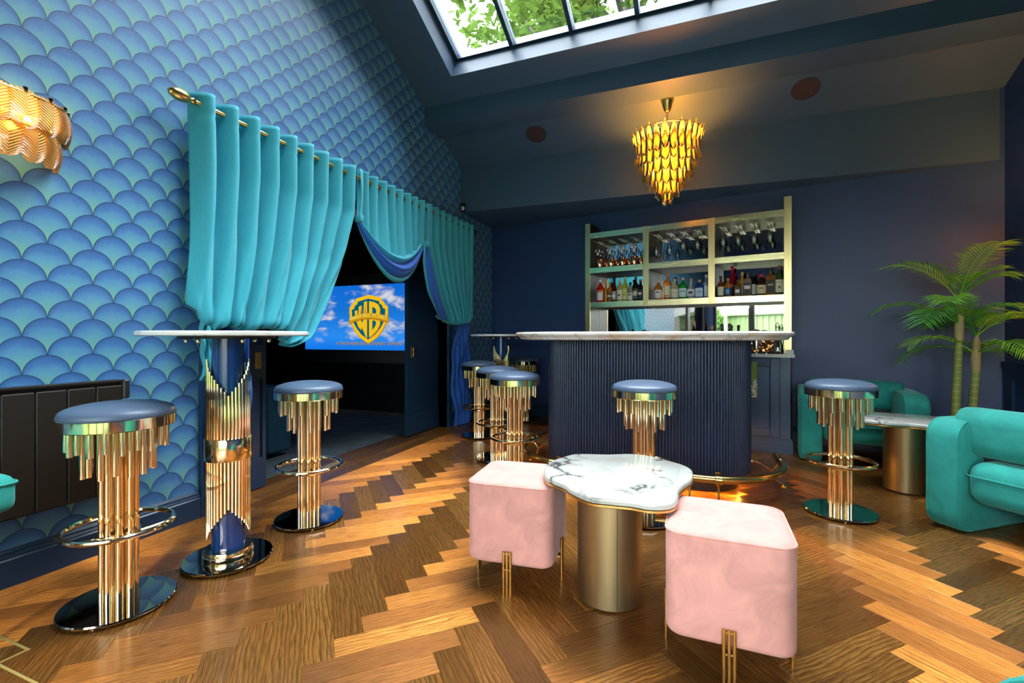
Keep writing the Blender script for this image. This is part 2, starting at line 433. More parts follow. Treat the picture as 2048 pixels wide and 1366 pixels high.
# --- ceiling: pitched slabs round the skylight opening
mb = MB(); TH = .27
def slab(x0, x1, y0, y1):
    k = 1 if y0 >= 1.19 else -1
    oy, oz = TH * .4126 * k, TH * .911
    mb.add([(x0, y0, ceil_z(y0 + 1e-4)), (x1, y0, ceil_z(y0 + 1e-4)), (x1, y1, ceil_z(y1)), (x0, y1, ceil_z(y1)),
            (x0, y0 + oy, ceil_z(y0 + 1e-4) + oz), (x1, y0 + oy, ceil_z(y0 + 1e-4) + oz), (x1, y1 + oy, ceil_z(y1) + oz), (x0, y1 + oy, ceil_z(y1) + oz)],
           [(3,2,1,0),(4,5,6,7),(0,1,5,4),(1,2,6,5),(2,3,7,6),(3,0,4,7)])
SX0, SX1, SY0, SY1 = -2.24, 1.28, 1.36, 4.025
slab(-2.9, SX0, 1.2, 5.3); slab(SX1, 2.55, 1.2, 5.3); slab(SX0, SX1, SY1, 5.3); slab(SX0, SX1, 1.2, SY0); slab(-2.9, 2.55, -2.4, 1.2)
struct('ceiling', mb, M['ceil'])
mb = MB(); mb.box((-2.70, 4.27, 3.28), (2.35, 4.60, 3.52)); struct('trim_1', mb, M['ceil'])
mb = MB()
mb.prism([(-2.70, 5.09), (2.35, 5.09), (2.35, BW(2.35) + .01), (-2.70, 6.04)], lambda x, y: 2.57 - .011 * (x + 2.7), 3.18)
struct('trim_2', mb, M['ceil'])

# --- baseboards
def board(name, p0, p1, nrm):                # moulded skirting from p0 to p1, nrm points into the room
    prof = [(0, 0), (.022, 0), (.022, .112), (.016, .118), (.018, .124), (.012, .134), (.013, .142), (.004, .155), (0, .155)]
    mb = MB(); loops = []
    for p in (p0, p1): loops.append([(p[0] + nrm[0] * d, p[1] + nrm[1] * d, z) for d, z in prof])
    mb.loft(loops); struct(name, mb, M['trim'])
mb0 = (-2.70, 0.0)
board('baseboard_left', (-2.70, .05), (-2.70, 1.852), (1, 0))
board('baseboard_left', (-2.70, 4.83), (-2.70, 6.03), (1, 0))
board('baseboard_back', bw(0, 0)[:2], bw(5.13, 0)[:2], (nx, ny))
board('baseboard_right', (2.35, 2.2), (2.35, 5.06), (-1, 0))
# --- wainscot on the right wall: rail and framed panels
mb = MB(); mb.box((2.315, 2.2, .80), (2.35, 5.06, .845)); mb.box((2.33, 2.2, .70), (2.35, 5.06, .80))
for y in (2.22, 3.1, 4.0, 4.95): mb.box((2.33, y, .155), (2.35, y + .1, .70))
mb.box((2.325, 2.2, .155), (2.35, 5.06, .23)); struct('trim_4', mb, M['trim'])

# --- doorway casing and the sliding doors
mb = MB()
mb.box((-2.90, 1.852, 0), (-2.675, 1.90, 2.2)); mb.box((-2.90, 4.75, 0), (-2.675, 4.83, 2.2)); mb.box((-2.90, 1.88, 2.12), (-2.675, 4.75, 2.2))
struct('trim_3', mb, M['trim'])
def sliding_door(name, y0, y1, pull_y, label):
    d = link(name, None); d['kind'] = 'structure'; d['label'] = label
    mb = MB(); x0, x1 = -2.845, -2.805
    st = .085
    mb.box((x0, y0, .01), (x1, y0 + st, 2.11)); mb.box((x0, y1 - .03, .01), (x1, y1, 2.11))
    for z0, z1 in ((.01, .215), (.765, .99), (1.98, 2.11)): mb.box((x0, y0 + st, z0), (x1, y1 - .03, z1))
    part('door_frame', mb, M['trim'], d, None)
    for z0, z1 in ((.215, .765), (.99, 1.98)):
        part('panel', MB().box((x0 + .008, y0 + st, z0), (x1 - .014, y1 - .03, z1)), M['trim'], d, None)
    mb = MB(); z = .885
    mb.box((x1, pull_y - .024, z - .055), (x1 + .003, pull_y - .013, z + .055)); mb.box((x1, pull_y + .013, z - .055), (x1 + .003, pull_y + .024, z + .055))
    mb.box((x1, pull_y - .013, z + .045), (x1 + .003, pull_y + .013, z + .055)); mb.box((x1, pull_y - .013, z - .055), (x1 + .003, pull_y + .013, z - .045))
    mb.box((x1, pull_y - .013, z - .045), (x1 + .0008, pull_y + .013, z + .045))
    part('door_pull', mb, M['rail'], d, None, label='brass recessed flush pull')
sliding_door('door_1', 1.82, 2.40, 2.335, 'navy sliding door at the left of the cinema doorway, behind the high table')
sliding_door('door_2', 4.12, 4.80, 4.205, 'navy panelled sliding door at the right of the cinema doorway')

# --- rear and side glazing (seen in the bar mirror, lights the room)
def glazing(name, x0, x1, n, place, label):
    w = link(name, None); w['kind'] = 'structure'; w['label'] = label
    fr = MB(); f = .07
    L = x1 - x0
    def bx(a0, a1, z0, z1, d0, d1): place(fr, a0, a1, z0, z1, d0, d1)
    bx(x0, x1, 0, .09, 0, .07); bx(x0, x1, 2.22, 2.30, 0, .07)
    for i in range(n + 1):
        c = x0 + L * i / n; bx(max(x0, c - f), min(x1, c + f), .09, 2.22, 0, .07)
    part('window_frame', fr, M['black'], w, None)
    for i in range(n):
        a, b = x0 + L * i / n + (f if i else f), x0 + L * (i + 1) / n - f
        pm = MB(); place(pm, a, b, .09, 2.22, .03, .038); part('pane', pm, M['pane'], w, None)
glazing('window_2', -2.6, 2.1, 5, lambda m, a, b, z0, z1, d0, d1: m.box((a, -2.34 + d0, z0), (b, -2.34 + d1, z1)), 'black framed glazed garden doors behind the viewer')
glazing('window_3', -2.2, 0.0, 2, lambda m, a, b, z0, z1, d0, d1: m.box((-2.86 + d0, a, z0), (-2.86 + d1, b, z1)), 'black framed side glazing left of the viewer')
# --- skylight
w = link('window_1', None); w['kind'] = 'structure'; w['label'] = 'roof skylight of clear panes between dark glazing bars'
def slope_box(mb, x0, x1, y0, y1, o0, o1):   # box lying in the roof pitch, o measured square to it
    pts = []
    for o in (o0, o1):
        for x, y in ((x0, y0), (x1, y0), (x1, y1), (x0, y1)): pts.append((x, y + o * .4126, ceil_z(y) + o * .911))
    mb.add(pts, [(3,2,1,0),(4,5,6,7),(0,1,5,4),(1,2,6,5),(2,3,7,6),(3,0,4,7)])
mb = MB(); g0, g1 = .21, .30
slope_box(mb, SX0 + .001, SX0 + .035, SY0 + .001, SY1 - .001, g0, g1); slope_box(mb, SX1 - .035, SX1 - .001, SY0 + .001, SY1 - .001, g0, g1)
slope_box(mb, SX0 + .035, SX1 - .035, SY0 + .001, SY0 + .03, g0, g1); slope_box(mb, SX0 + .035, SX1 - .035, SY1 - .022, SY1 - .001, g0, g1)
part('window_frame', mb, M['trim'], w, None)
n = 6; pw = (SX1 - SX0 - .07) / n
for i in range(n):
    a = SX0 + .035 + pw * i
    if i:
        mb = MB(); slope_box(mb, a - .019, a + .019, SY0 + .03, SY1 - .022, .19, g1); part('glazing_bar', mb, M['trim'], w, None)
    mb = MB(); slope_box(mb, a + (.019 if i else 0), a + pw - (.019 if i < n-1 else 0), SY0 + .03, SY1 - .022, .25, .258); part('pane', mb, M['pane'], w, None)

# --- floor: sub-floor and herringbone of single planks
mb = MB(); mb.box((-2.96, -2.5, -.05), (2.55, 6.2, -.009)); floor = struct('floor', mb, P('dark_joint', (.02, .01, .005), .8))
PWD, PL = .09986, .49930
CA, SA = math.cos(.407 + T), math.sin(.407 + T)
CA, SA = math.sqrt(.5), math.sqrt(.5)        # planks lie at 45 degrees to the wall
ADIR, BDIR = (CA, SA), (SA, -CA)
P0 = (-1.526, 1.488)
def plank_mesh(L, W):
    mb = MB(); e = .0012
    z1 = 0.0; z0 = -.009
    v = [(0,0,z0),(L,0,z0),(L,W,z0),(0,W,z0),(0,0,z1-e),(L,0,z1-e),(L,W,z1-e),(0,W,z1-e),(e,e,z1),(L-e,e,z1),(L-e,W-e,z1),(e,W-e,z1)]
    mb.add(v, [(0,1,5,4),(1,2,6,5),(2,3,7,6),(3,0,4,7),(4,5,9,8),(5,6,10,9),(6,7,11,10),(7,4,8,11),(8,9,10,11)])
    return mb.mesh('plank', M['wood'], None, lambda c: (c.x, c.y))
pm = plank_mesh(PL, PWD)
poly = [(-2.505, -2.2), (2.325, -2.2), (2.325, BW(2.325) - .03), (-2.505, BW(-2.505) - .03)]
def clip(pts, poly):
    for i in range(len(poly)):
        (ax, ay), (bx, by) = poly[i], poly[(i + 1) % len(poly)]
        side = lambda p: (bx - ax) * (p[1] - ay) - (by - ay) * (p[0] - ax)
        out = []
        for j in range(len(pts)):
            p, q = pts[j], pts[(j + 1) % len(pts)]; sp, sq = side(p), side(q)
            if sp >= 0: out.append(p)
            if (sp > 0) != (sq > 0) and abs(sp - sq) > 1e-12:
                k = sp / (sp - sq); out.append(tuple(p[m] + (q[m] - p[m]) * k for m in range(4)))
        pts = out
        if len(pts) < 3: return []
    return pts
planks = []
W, L = PWD, PL
for i in range(-60, 70):
    for j in range(-8, 9):
        ox = P0[0] + W * i * (ADIR[0] - BDIR[0]) + j * L * (ADIR[0] + BDIR[0]); oy = P0[1] + W * i * (ADIR[1] - BDIR[1]) + j * L * (ADIR[1] + BDIR[1])
        # plank running along b (down-right), then the one running along a
        planks.append((ox, oy, BDIR, ADIR))
        lx, ly = ox + W * ADIR[0] + (L - W) * BDIR[0], oy + W * ADIR[1] + (L - W) * BDIR[1]
        planks.append((lx, ly, ADIR, BDIR))
full = []; cut = MB(); cutuv = []
for ox, oy, d, e in planks:
    c = [(ox + d[0]*s*L + e[0]*q*W, oy + d[1]*s*L + e[1]*q*W, s*L, q*W) for s, q in ((0,0),(1,0),(1,1),(0,1))]
    if (c[1][0]-c[0][0])*(c[2][1]-c[1][1]) - (c[1][1]-c[0][1])*(c[2][0]-c[1][0]) < 0: c = c[::-1]
    k = clip(c, poly)
    if not k: continue
    area = abs(sum(k[m][0]*k[(m+1) % len(k)][1] - k[(m+1) % len(k)][0]*k[m][1] for m in range(len(k)))) / 2
    mx, my = ox + d[0]*L/2 + e[0]*W/2, oy + d[1]*L/2 + e[1]*W/2
    depth = -ST * mx + CT * my; side_ = CT * mx + ST * my
    vis = depth > .9 and abs(side_) < depth * 1.17
    if area > W * L * .999 and vis: full.append((depth, ox, oy, d, e))
    else: cutuv.append((k, random.random()))
full.sort(key=lambda q: q[0])
for q in full[300:]:
    _, ox, oy, d, e = q
    cutuv.append(([(ox + d[0]*s*L + e[0]*t*W, oy + d[1]*s*L + e[1]*t*W, s*L, t*W) for s, t in ((0,0),(1,0),(1,1),(0,1))], 0))
for _, ox, oy, d, e in full[:300]:
    # planks whose long side is turned the other way round are laid from the far end so that the face stays up
    if d[0]*e[1] - d[1]*e[0] > 0: loc = (ox, oy, 0); ang = math.atan2(d[1], d[0])
    else: loc = (ox + d[0]*L, oy + d[1]*L, 0); ang = math.atan2(-d[1], -d[0])
    if d[0]*e[1] - d[1]*e[0] <= 0:
        pass
    link('plank', pm, floor, loc, (0, 0, ang))
me = bpy.data.meshes.new('parquet'); vs = []; fs = []; uvs = []
for k, rr in cutuv:
    n0 = len(vs); m = len(k)
    vs += [(p[0], p[1], 0) for p in k] + [(p[0], p[1], -.009) for p in k]
    fs.append(tuple(range(n0, n0 + m))); fs += [(n0 + i, n0 + m + i, n0 + m + (i+1) % m, n0 + (i+1) % m) for i in range(m)]
    uvs += [(p[2], p[3]) for p in k] * 2
me.from_pydata(vs, [], fs); me.update(); me.materials.append(M['wood']); ul = me.uv_layers.new(name='UVMap')
for lp in me.loops: ul.data[lp.index].uv = uvs[lp.vertex_index]
bm = bmesh.new(); bm.from_mesh(me); bmesh.ops.recalc_face_normals(bm, faces=bm.faces); bm.to_mesh(me); bm.free()
o = link('parquet', me, floor); o['kind'] = 'stuff'
# border boards along the left wall and in the doorway
def strip_boards(x0, x1, y0, y1, ln):
    y = y0
    while y < y1 - .01:
        e = min(y1, y + ln * random.uniform(.8, 1.2)); w_ = x1 - x0
        me_ = MB().box((0, 0, -.009), (e - y, w_, 0)).mesh('border_plank', M['wood'], None, lambda c: (c.x, c.y))
        link('border_plank', me_, floor, (x1, y, 0), (0, 0, PI / 2)); y = e + .001
strip_boards(-2.606, -2.507, .9, 5.98, 1.1); strip_boards(-2.70, -2.608, .9, 6.0, 1.3)
strip_boards(-2.815, -2.702, 1.88, 4.75, 1.4); strip_boards(-2.96, -2.822, 1.88, 4.75, 1.2)
part('threshold_strip', MB().box((-2.822, 1.88, -.006), (-2.815, 4.75, .001)), P('pale_brass', (.85, .75, .55), .25, 1.0), floor, None)
mb = MB(); mb.box((-2.60, .853, -.005), (-2.082, .861, .0012)); mb.box((-2.092, .786, -.005), (-2.084, .853, .0012)); mb.box((-2.092, .778, -.005), (-1.2, .786, .0012))
part('brass_inlay', mb, P('brass_inlay_metal', (.62, .46, .14), .45, .5), floor, None)

# --- the cinema room beyond the doorway
mb = MB(); mb.box((-6.4, 1.0, -.05), (-2.96, 5.55, -.004))
carpet_m = mottled('patterned_carpet', (.05, .075, .085), .95, .8, 7, bump=.3, bscale=300)
o = struct('floor', mb, carpet_m); o['label'] = 'dark blue mottled carpet of the cinema room'
mb = MB(); mb.box((-6.4, 5.40, 0), (-2.90, 5.55, 2.5)); mb.box((-6.4, 1.0, 0), (-2.9, 1.15, 2.5)); mb.box((-6.55, 1.0, 0), (-6.4, 5.55, 2.5)); mb.box((-6.4, 1.0, 2.5), (-2.9, 5.55, 2.6))
struct('wall_cinema', mb, M['cinema'])

# ================================================================== THINGS
# --- projection screen in the cinema room
def gold_shield():
    t = thing('projection_screen', 'lit projection screen showing a gold shield emblem on a cloudy blue sky', 'screen', (-4.15, 5.38, 0))
    X0, X1, Z0, Z1 = -1.30, .98, .86, 1.775
    mb = MB(); mb.box((X0, -.03, .68), (X1, .0, 1.93)); part('screen_border', mb, P('grey_screen_border', (.10, .09, .10), .7), t, None)
    m = bpy.data.materials.new('projected_sky'); n = NT(m); n.t.nodes.remove(n.b)
    o_ = n.obj(); sp = n.n('SeparateXYZ'); n.l(o_, sp.inputs[0])
    c1 = n.noise(n.mapping(o_, (1.5, 1, 3.1), (3.7, 0, 1.35)), 1.7, 6, .55, .25)
    h = n.math('DIVIDE', n.math('SUBTRACT', sp.outputs[2], Z0), Z1 - Z0)
    sky = n.ramp(h, (0, (.005, .17, .75)), (.2, (.02, .24, .80)), (.6, (.008, .16, .60)), (1, (.005, .13, .62)))
    cl = n.ramp(c1, (.49, (0,0,0)), (.60, (1,1,1)))
    cl = n.math('MULTIPLY', cl, n.ramp(h, (.10, (0,0,0)), (.25, (1,1,1))))
    tone = n.ramp(c1, (.5, (.30, .36, .52)), (.72, (.72, .72, .76)))
    e = n.n('Emission'); n.l(n.mix(cl, sky, tone), e.inputs[0]); e.inputs[1].default_value = 1.0; n.l(e.outputs[0], n.out.inputs[0])
    part('picture', MB().box((X0 + .0, -.034, Z0), (X1, -.030, Z1)), m, t, None)
    # emblem, traced as half-width 355 units wide, 730 high
    cx, top, k = -.145, 1.635, .00094
    def poly(pts, lift, mat, nm):
        mb = MB(); v = [(cx + (x - 530) * k, -.034 - lift, top - (y - 225) * k) for x, y in pts]; w_ = [(a, -.034, c) for a, b, c in v]
        n_ = len(v); mb.add(v + w_, [tuple(range(n_))] + [(i, (i+1) % n_, n_ + (i+1) % n_, n_ + i) for i in range(n_)])
        return part(nm, mb, mat, t, None)
    def sym(h): return [(530 + x, y) for x, y in h] + [(530 - x, y) for x, y in h[::-1] if x > 0]
    G1, G2, TL = emit('emblem_gold', (.86, .50, .01), .95), emit('emblem_gold_shade', (.50, .20, .004), .9), emit('emblem_teal', (.0, .13, .20), .8)
    outer = [(0,225),(230,275),(245,315),(290,340),(305,380),(355,402),(352,520),(325,640),(265,745),(160,860),(0,955)]
    poly([(x + (6 if x > 530 else 0), y + 8) for x, y in sym(outer)], .001, G2, 'shield_edge')
    poly(sym([(x * .985, y) for x, y in outer]), .0018, G1, 'shield')
    poly(sym([(0,282),(190,322),(205,362),(248,385),(262,428),(308,445),(300,535),(272,640),(215,725),(125,820),(0,893)]), .0024, TL, 'shield_field')
    W_ = [(278,465),(325,452),(352,600),(355,398),(402,382),(438,600),(452,330),(505,320),(505,862),(488,858),(430,745),(408,700),(395,750),(345,700),(300,590)]
    B_ = [(545,320),(640,338),(712,375),(742,440),(738,510),(712,568),(742,610),(738,672),(690,752),(620,820),(545,862)]
    for p_, nm in ((W_, 'letter_w'), (B_, 'letter_b')):
        poly([(x + 9, y + 7) for x, y in p_], .0029, G2, nm); poly(p_, .0034, G1, nm)
    poly([(478,330),(484,560),(470,560),(452,600)], .0038, G2, 'letter_w')
    poly([(402,400),(438,600),(425,640),(385,590)], .0038, TL, 'letter_w'); poly([(325,470),(352,600),(340,640)], .0038, TL, 'letter_w')
    poly([(605,405),(652,425),(678,465),(668,515),(605,530)], .0038, TL, 'letter_b'); poly([(605,612),(655,610),(675,650),(650,705),(605,752)], .0038, TL, 'letter_b')
    poly([(172,590),(300,545),(420,525),(530,518),(650,525),(770,545),(898,575),(900,655),(780,622),(650,598),(530,590),(400,600),(290,622),(176,668)], .0045, G2, 'banner')
    poly([(182,572),(300,525),(420,503),(530,496),(650,503),(770,522),(888,552),(890,632),(780,600),(650,578),(530,570),(400,580),(290,602),(184,650)], .0052, emit('banner_gold', (.62, .34, .01), .9), 'banner')
    tm = emit('letter_pale', (1.0, .78, .12), .95); dm = emit('letter_dark', (.16, .07, .01), .6)
    letters = 'WARNER BROS. PICTURES'; x = 192
    for i, ch in enumerate(letters):
        w_ = {'I': 17, '.': 15, ' ': 20, 'W': 42}.get(ch, 35.0)
        if ch != ' ':
            xc = x + w_ / 2; yc = 534 + ((xc - 535) / 355.0) ** 2 * 62
            link('lettering', text_mesh(ch, 70 * k, tm, 0, .78), t, (cx + (xc - 530) * k, -.0412, top - (yc - 225) * k), (PI / 2, -(xc - 535) / 355 * .16 * -1, 0))
        x += w_
    for off, mt, d in ((0, dm, -.0352), (-.004, emit('caption_gold', (.55, .36, .08), .8), -.0358)):
        link('lettering', text_mesh('A TIME WARNER ENTERTAINMENT COMPANY', .064, mt, 0, .86), t, (cx + .01 + off, d, .945 - off), (PI / 2, 0, 0))
    return t
gold_shield()
# blue sofa end inside the cinema
t = thing('cinema_sofa', 'dark blue velvet sofa end just inside the cinema doorway', 'sofa', (-3.9, 2.7, 0))
part('arm', MB().rbox((-.5, .22, .03), (.5, .48, .612), .03), M['bluevelvet'], t)
part('seat', MB().rbox((-.5, -.55, .03), (.45, .22, .42), .04), M['bluevelvet'], t)
part('backrest', MB().rbox((-.72, -.55, .03), (-.5, .48, .80), .05), M['bluevelvet'], t)

# --- bar stools
def make_stool(name, label, loc, rz):
    t = thing(name, label, 'stool', loc, rz, 'gold bar stools')
    part('base_plate', MB().lathe([(0, .008), (.178, .008), (.184, .012), (.185, .016), (.182, .021), (0, .023)], 48), M['chrome'], t)
    fb = MB()
    for k in range(4): fb.cyl((.155 * math.cos(k*PI/2 + .4), .155 * math.sin(k*PI/2 + .4)), .008, 0, .0085, 10)
    part('glide', fb, M['gold'], t)
    rod = MB().cyl((0, 0), .0115, .021, .70, 10).mesh('column_rod', M['gold'], 40)
    for k in range(9):
        a = 2*PI*k/9; link('column_rod', rod, t, (.052*math.cos(a), .052*math.sin(a), 0))
    part('column_core', MB().cyl((0, 0), .030, .022, .70, 16), M['gold'], t)
    part('collar', MB().lathe([(.050, .268), (.069, .268), (.071, .272), (.071, .287), (.069, .291), (.050, .291)], 32), M['gold'], t)
    ring = [(.172*math.cos(2*PI*k/56), .172*math.sin(2*PI*k/56), .312) for k in range(56)]
    part('footrest_ring', MB().tube(ring, .0105, 10, True), M['gold'], t)
    for k in range(3):
        a = 2*PI*k/3 + .5; part('spoke', MB().tube([(.06*math.cos(a), .06*math.sin(a), .280), (.168*math.cos(a), .168*math.sin(a), .310)], .006, 8), M['gold'], t)
    for n_, r_, ln, off in ((20, .150, .092, 0), (15, .108, .185, .1)):
        me_ = MB().cyl((0, 0), .0105, 0, ln, 10).mesh('hanging_rod', M['gold'], 40)
        for k in range(n_):
            a = 2*PI*(k + off)/n_; dz = .012 if k % 2 else 0
            link('hanging_rod', me_, t, (r_*math.cos(a), r_*math.sin(a), .702 - ln + dz))
    part('seat_band', MB().lathe([(0, .700), (.180, .700), (.183, .703), (.183, .741), (.179, .744), (0, .744)], 64), M['gold'], t)
    prof = [(.181, .743), (.183, .748), (.180, .756)] + [(.18*math.cos(a), .756 + .042*math.sin(a)**.9) for a in [PI/2*q/10 for q in range(1, 11)]]
    prof[-1] = (0, prof[-1][1]); part('seat_cushion', MB().lathe(prof, 64), M['leather'], t, 60)
    return t
stool = make_stool('bar_stool', 'gold bar stool nearest the radiator, left of the near high table', (-2.106, 1.132, 0), .2)
for x, y, rz, lb in ((-2.069, 2.058, .5, 'gold bar stool standing in front of the cinema doorway'),
                     (.785, 3.305, 1.1, 'gold bar stool at the right of the bar in front of the green armchair'),
                     (-.29, 2.80, .3, 'gold bar stool alone in front of the fluted bar front'),
                     (-1.246, 3.19, .8, 'nearest of the gold stools clustered at the left end of the bar'),
                     (-1.60, 3.68, .1, 'middle gold stool of the row between bar end and blue curtain tail'),
                     (-2.14, 4.44, .6, 'gold stool closest to the blue curtain tail, before the far high table'),
                     (-2.03, 5.50, .9, 'gold stool in the far left corner behind the far high table')):
    dup(stool, (x, y, 0), rz, lb)

# --- high tables
def make_high_table(label, loc, rz):
    t = thing('high_table', label, 'table', loc, rz, 'high marble bar tables')
    part('base_plate', MB().lathe([(0, .008), (.180, .008), (.187, .012), (.188, .017), (.184, .022), (0, .024)], 56), M['chrome'], t)
    fb = MB()
    for k in range(4): fb.cyl((.155 * math.cos(k*PI/2 + .4), .155 * math.sin(k*PI/2 + .4)), .008, 0, .0085, 10)
    part('glide', fb, M['gold'], t)
    part('stepped_collar', MB().lathe([(0, .022), (.104, .022), (.105, .024), (.105, .043), (.101, .045), (.101, .062), (.099, .065), (.072, .066)], 48), M['gold'], t)
    part('column', MB().cyl((0, 0), .069, .06, 1.045, 48), M['lacquer'], t)
    part('centre_band', MB().lathe([(.07, .478), (.096, .478), (.0975, .481), (.0975, .577), (.096, .580), (.07, .580)], 48), M['gold'], t)
    for k in range(36):
        a = 2*PI*k/36; f = abs(((k / 36 * 4) % 2) - 1)          # 1 at the front and back, 0 at the sides
        hi = .945 - .165 * f; lo = .115 + .145 * f
        r_ = MB().cyl((0, 0), .0068, .575, hi, 8).cyl((0, 0), .0068, lo, .483, 8)
        part('column_rod', r_, M['gold'], t, 40, (.084*math.cos(a), .084*math.sin(a), 0))
    part('top_plate', MB().cyl((0, 0), .20, 1.040, 1.052, 40), M['black'], t)
    for k in range(6):
        a = 2*PI*k/6 + .3; part('bolt', MB().lathe([(0, 1.020), (.008, 1.023), (.010, 1.031), (.008, 1.039), (0, 1.042)], 12, (.17*math.cos(a), .17*math.sin(a))), M['gold'], t)
    part('tabletop', MB().lathe([(0, 1.052), (.343, 1.052), (.349, 1.056), (.350, 1.062), (.349, 1.070), (.345, 1.074), (0, 1.0745)], 96), M['marble_w'], t)
    return t
FACE = math.atan2(-1.553, 2.056)
ht = make_high_table('white marble high table on blue column with gold rods, nearest the radiator', (-2.056, 1.553, 0), FACE + .02)
dup(ht, (-2.07, 4.87, 0), FACE - .3, 'white marble high table beyond the stools at the left end of the bar')

# --- radiator
t = thing('radiator', 'dark bronze flat panel column radiator on scalloped wallpaper', 'radiator', (-2.70, 0, 0))
y = 1.425
for k in range(8):
    part('radiator_panel', MB().rbox((.055, y - .106, .30), (.078, y, .812), .004, 1), M['radiator'], t); y -= .1085
mb = MB(); mb.box((.012, y + .01, .29), (.054, 1.43, .83)); part('radiator_body', mb, M['radiator'], t, None)
part('top_grille', MB().box((.010, y + .01, .83), (.082, 1.43, .838)), M['radiator'], t, None)
part('end_cap', MB().rbox((.045, 1.425, .745), (.085, 1.455, .838), .006, 1), M['black'], t)
for yy in (1.2, .8): part('wall_bracket', MB().box((0, yy, .4), (.013, yy + .04, .75)), M['radiator'], t, None)

# --- curtain rod
t = thing('curtain_rod', 'brass curtain rod with ribbed bullet finials above the doorway curtains', 'curtain rod', (-2.58, 3.45, 2.345))
part('rod', MB().tube([(0, -1.70, 0), (0, 1.68, 0)], .014, 12), M['rail'], t)
for s, y in ((-1, -1.70), (1, 1.68)):
    prof = [(0, 0), (.012, .0), (.020, .012), (.013, .022), (.014, .03), (.026, .045), (.033, .07), (.031, .10), (.020, .13), (.0, .145)]
    part('finial', MB().lathe(prof, 16).xf(Matrix.Rotation(-s * PI / 2, 4, 'X')), M['rail'], t, 60, (0, y, 0))
for y in (-1.62, 0.02, 1.60):
    mb = MB().tube([(-.12, y, 0), (-.015, y, 0)], .009, 8); mb.box((-.12, y - .02, -.04), (-.114, y + .02, .04)); part('rod_bracket', mb, M['rail'], t)

# --- curtains (eyelet heading, pulled up and bloused, royal blue lining)
XR = -2.58
def sheet(name, mat, fn, nu, nv, parent, thick=.004, label=None):
    mb = MB().grid(fn, nu, nv); o = part(name, mb, mat, parent, 180, label=label)
    md = o.modifiers.new('thickness', 'SOLIDIFY'); md.thickness = thick; md.offset = 0
    return o
def fold(s, n, ph=0.0):                      # broad lobes forward, tight valleys behind
    c = .5 + .5 * math.cos(2*PI*(s * n + ph)); return 2 * c ** .6 - 1
def hash1(i): return (math.sin(i * 12.9898) * 43758.5453) % 1.0
def rings(parent, y0, y1, n):
    for k in range(n):
        y = y0 + (y1 - y0) * (k + .25) / n
        for q in (0, .5):
            yy = y + q * (y1 - y0) / n
            part('eyelet', MB().tube([(0, .021*math.cos(a), .021*math.sin(a)) for a in [2*PI*j/14 for j in range(14)]], .0045, 6, True), M['rail'], parent, loc=(XR, yy, 2.345), rot=(0, 0, .9 if q else -.9))
ZT = 2.408
# left curtain
t = thing('curtain', 'wide teal linen curtain bloused up at the left of the doorway', 'curtain', (0, 0, 0), 0, 'teal doorway curtains')
edgeR = [(.98, 2.46), (1.05, 2.60), (1.25, 2.72), (1.6, 2.90), (2.03, 3.045), (2.2, 3.05), (2.41, 3.06)]
botz = [(0, 1.24), (.05, 1.14), (.12, 1.10), (.24, 1.115), (.30, 1.10), (.36, 1.085), (.5, 1.11), (.62, 1.10), (.72, 1.05), (.85, 1.0), (.94, .985), (1, 1.06)]
NL = 9
def left_fn(s, v):
    zb = lerp_tab(botz, s); roll = 0.0
    if v < .86: q = v / .86; z = ZT + (zb + .035 - ZT) * q
    else:
        a = (v - .86) / .14 * PI * 1.15; z = zb + .035 - .042 * math.sin(a); roll = .045 * (1 - math.cos(a)); q = 1
    yl = 1.742 + .012 * math.sin(3 * q)
    yr = lerp_tab(edgeR, z)
    merge = max(0, q - .35) / .65
    s2 = s + .012 * math.sin(6.3 * s * 3 + 5 * q) * merge
    y = yl + (yr - yl) * s2
    A = .052 * (1 - .45 * merge) + .012 * math.sin(s * 17 + 2.0) * merge
    f = fold(s, NL, .5 + .06 * merge * math.sin(s * 9))
    sub = .010 * math.sin(2*PI*(s * NL * 2.3 + 1.7 * q)) * merge
    # diagonal drape towards the tie at the right end
    dd = max(0, s - .62) / .38
    rr = math.hypot((1 - s) * 1.3, (z - 2.0)); th = math.atan2((1 - s) * 1.3, 2.03 - z)
    drape = .020 * dd * merge * math.sin(th * 34) * min(1, rr * 4)
    foot = math.exp(-((z - zb - .03) / .10) ** 2); drape += .012 * foot * math.sin(s * 61 + 2 * math.sin(s * 23)) + .008 * foot * math.sin(s * 131)
    belly = .075 * merge * math.sin(PI * min(1, s * 1.02)) * (.7 + .3 * math.sin(s * 13))
    head = .006 * math.exp(-((z - 2.29) / .008) ** 2)
    roll *= .05 + .95 * min(1, s / .15)
    return (XR + A * f + sub + drape + belly - roll * 1.25 - head, y, z)
sheet('drape', M['curtain'], left_fn, 260, 60, t)
rings(t, 1.745, 3.05, NL)
def tail(y0, y1, x, zt, zb, nf, seed, wob=.02):
    def fn(s, v):
        z = zt + (zb - zt) * v; w_ = .55 + .45 * min(1, v * 3) - .12 * math.sin(v * 6 + seed)
        c = (y0 + y1) / 2 + wob * math.sin(v * 7 + seed); y = c + (s - .5) * (y1 - y0) * w_
        return (x + .028 * math.sin(2*PI*s*nf + seed + 1.5 * math.sin(v * 5 + seed)) + .012 * math.sin(v * 16 + s * 7) , y, z)
    return fn
sheet('lining_tail', M['lining'], tail(1.90, 2.13, -2.635, 1.16, .03, 3, .6), 60, 40, t, label='royal blue lining hanging to the floor')
sheet('folded_hem', M['curtain'], tail(1.80, 1.90, -2.60, 1.2, .80, 3, 2.2, .005), 30, 16, t)
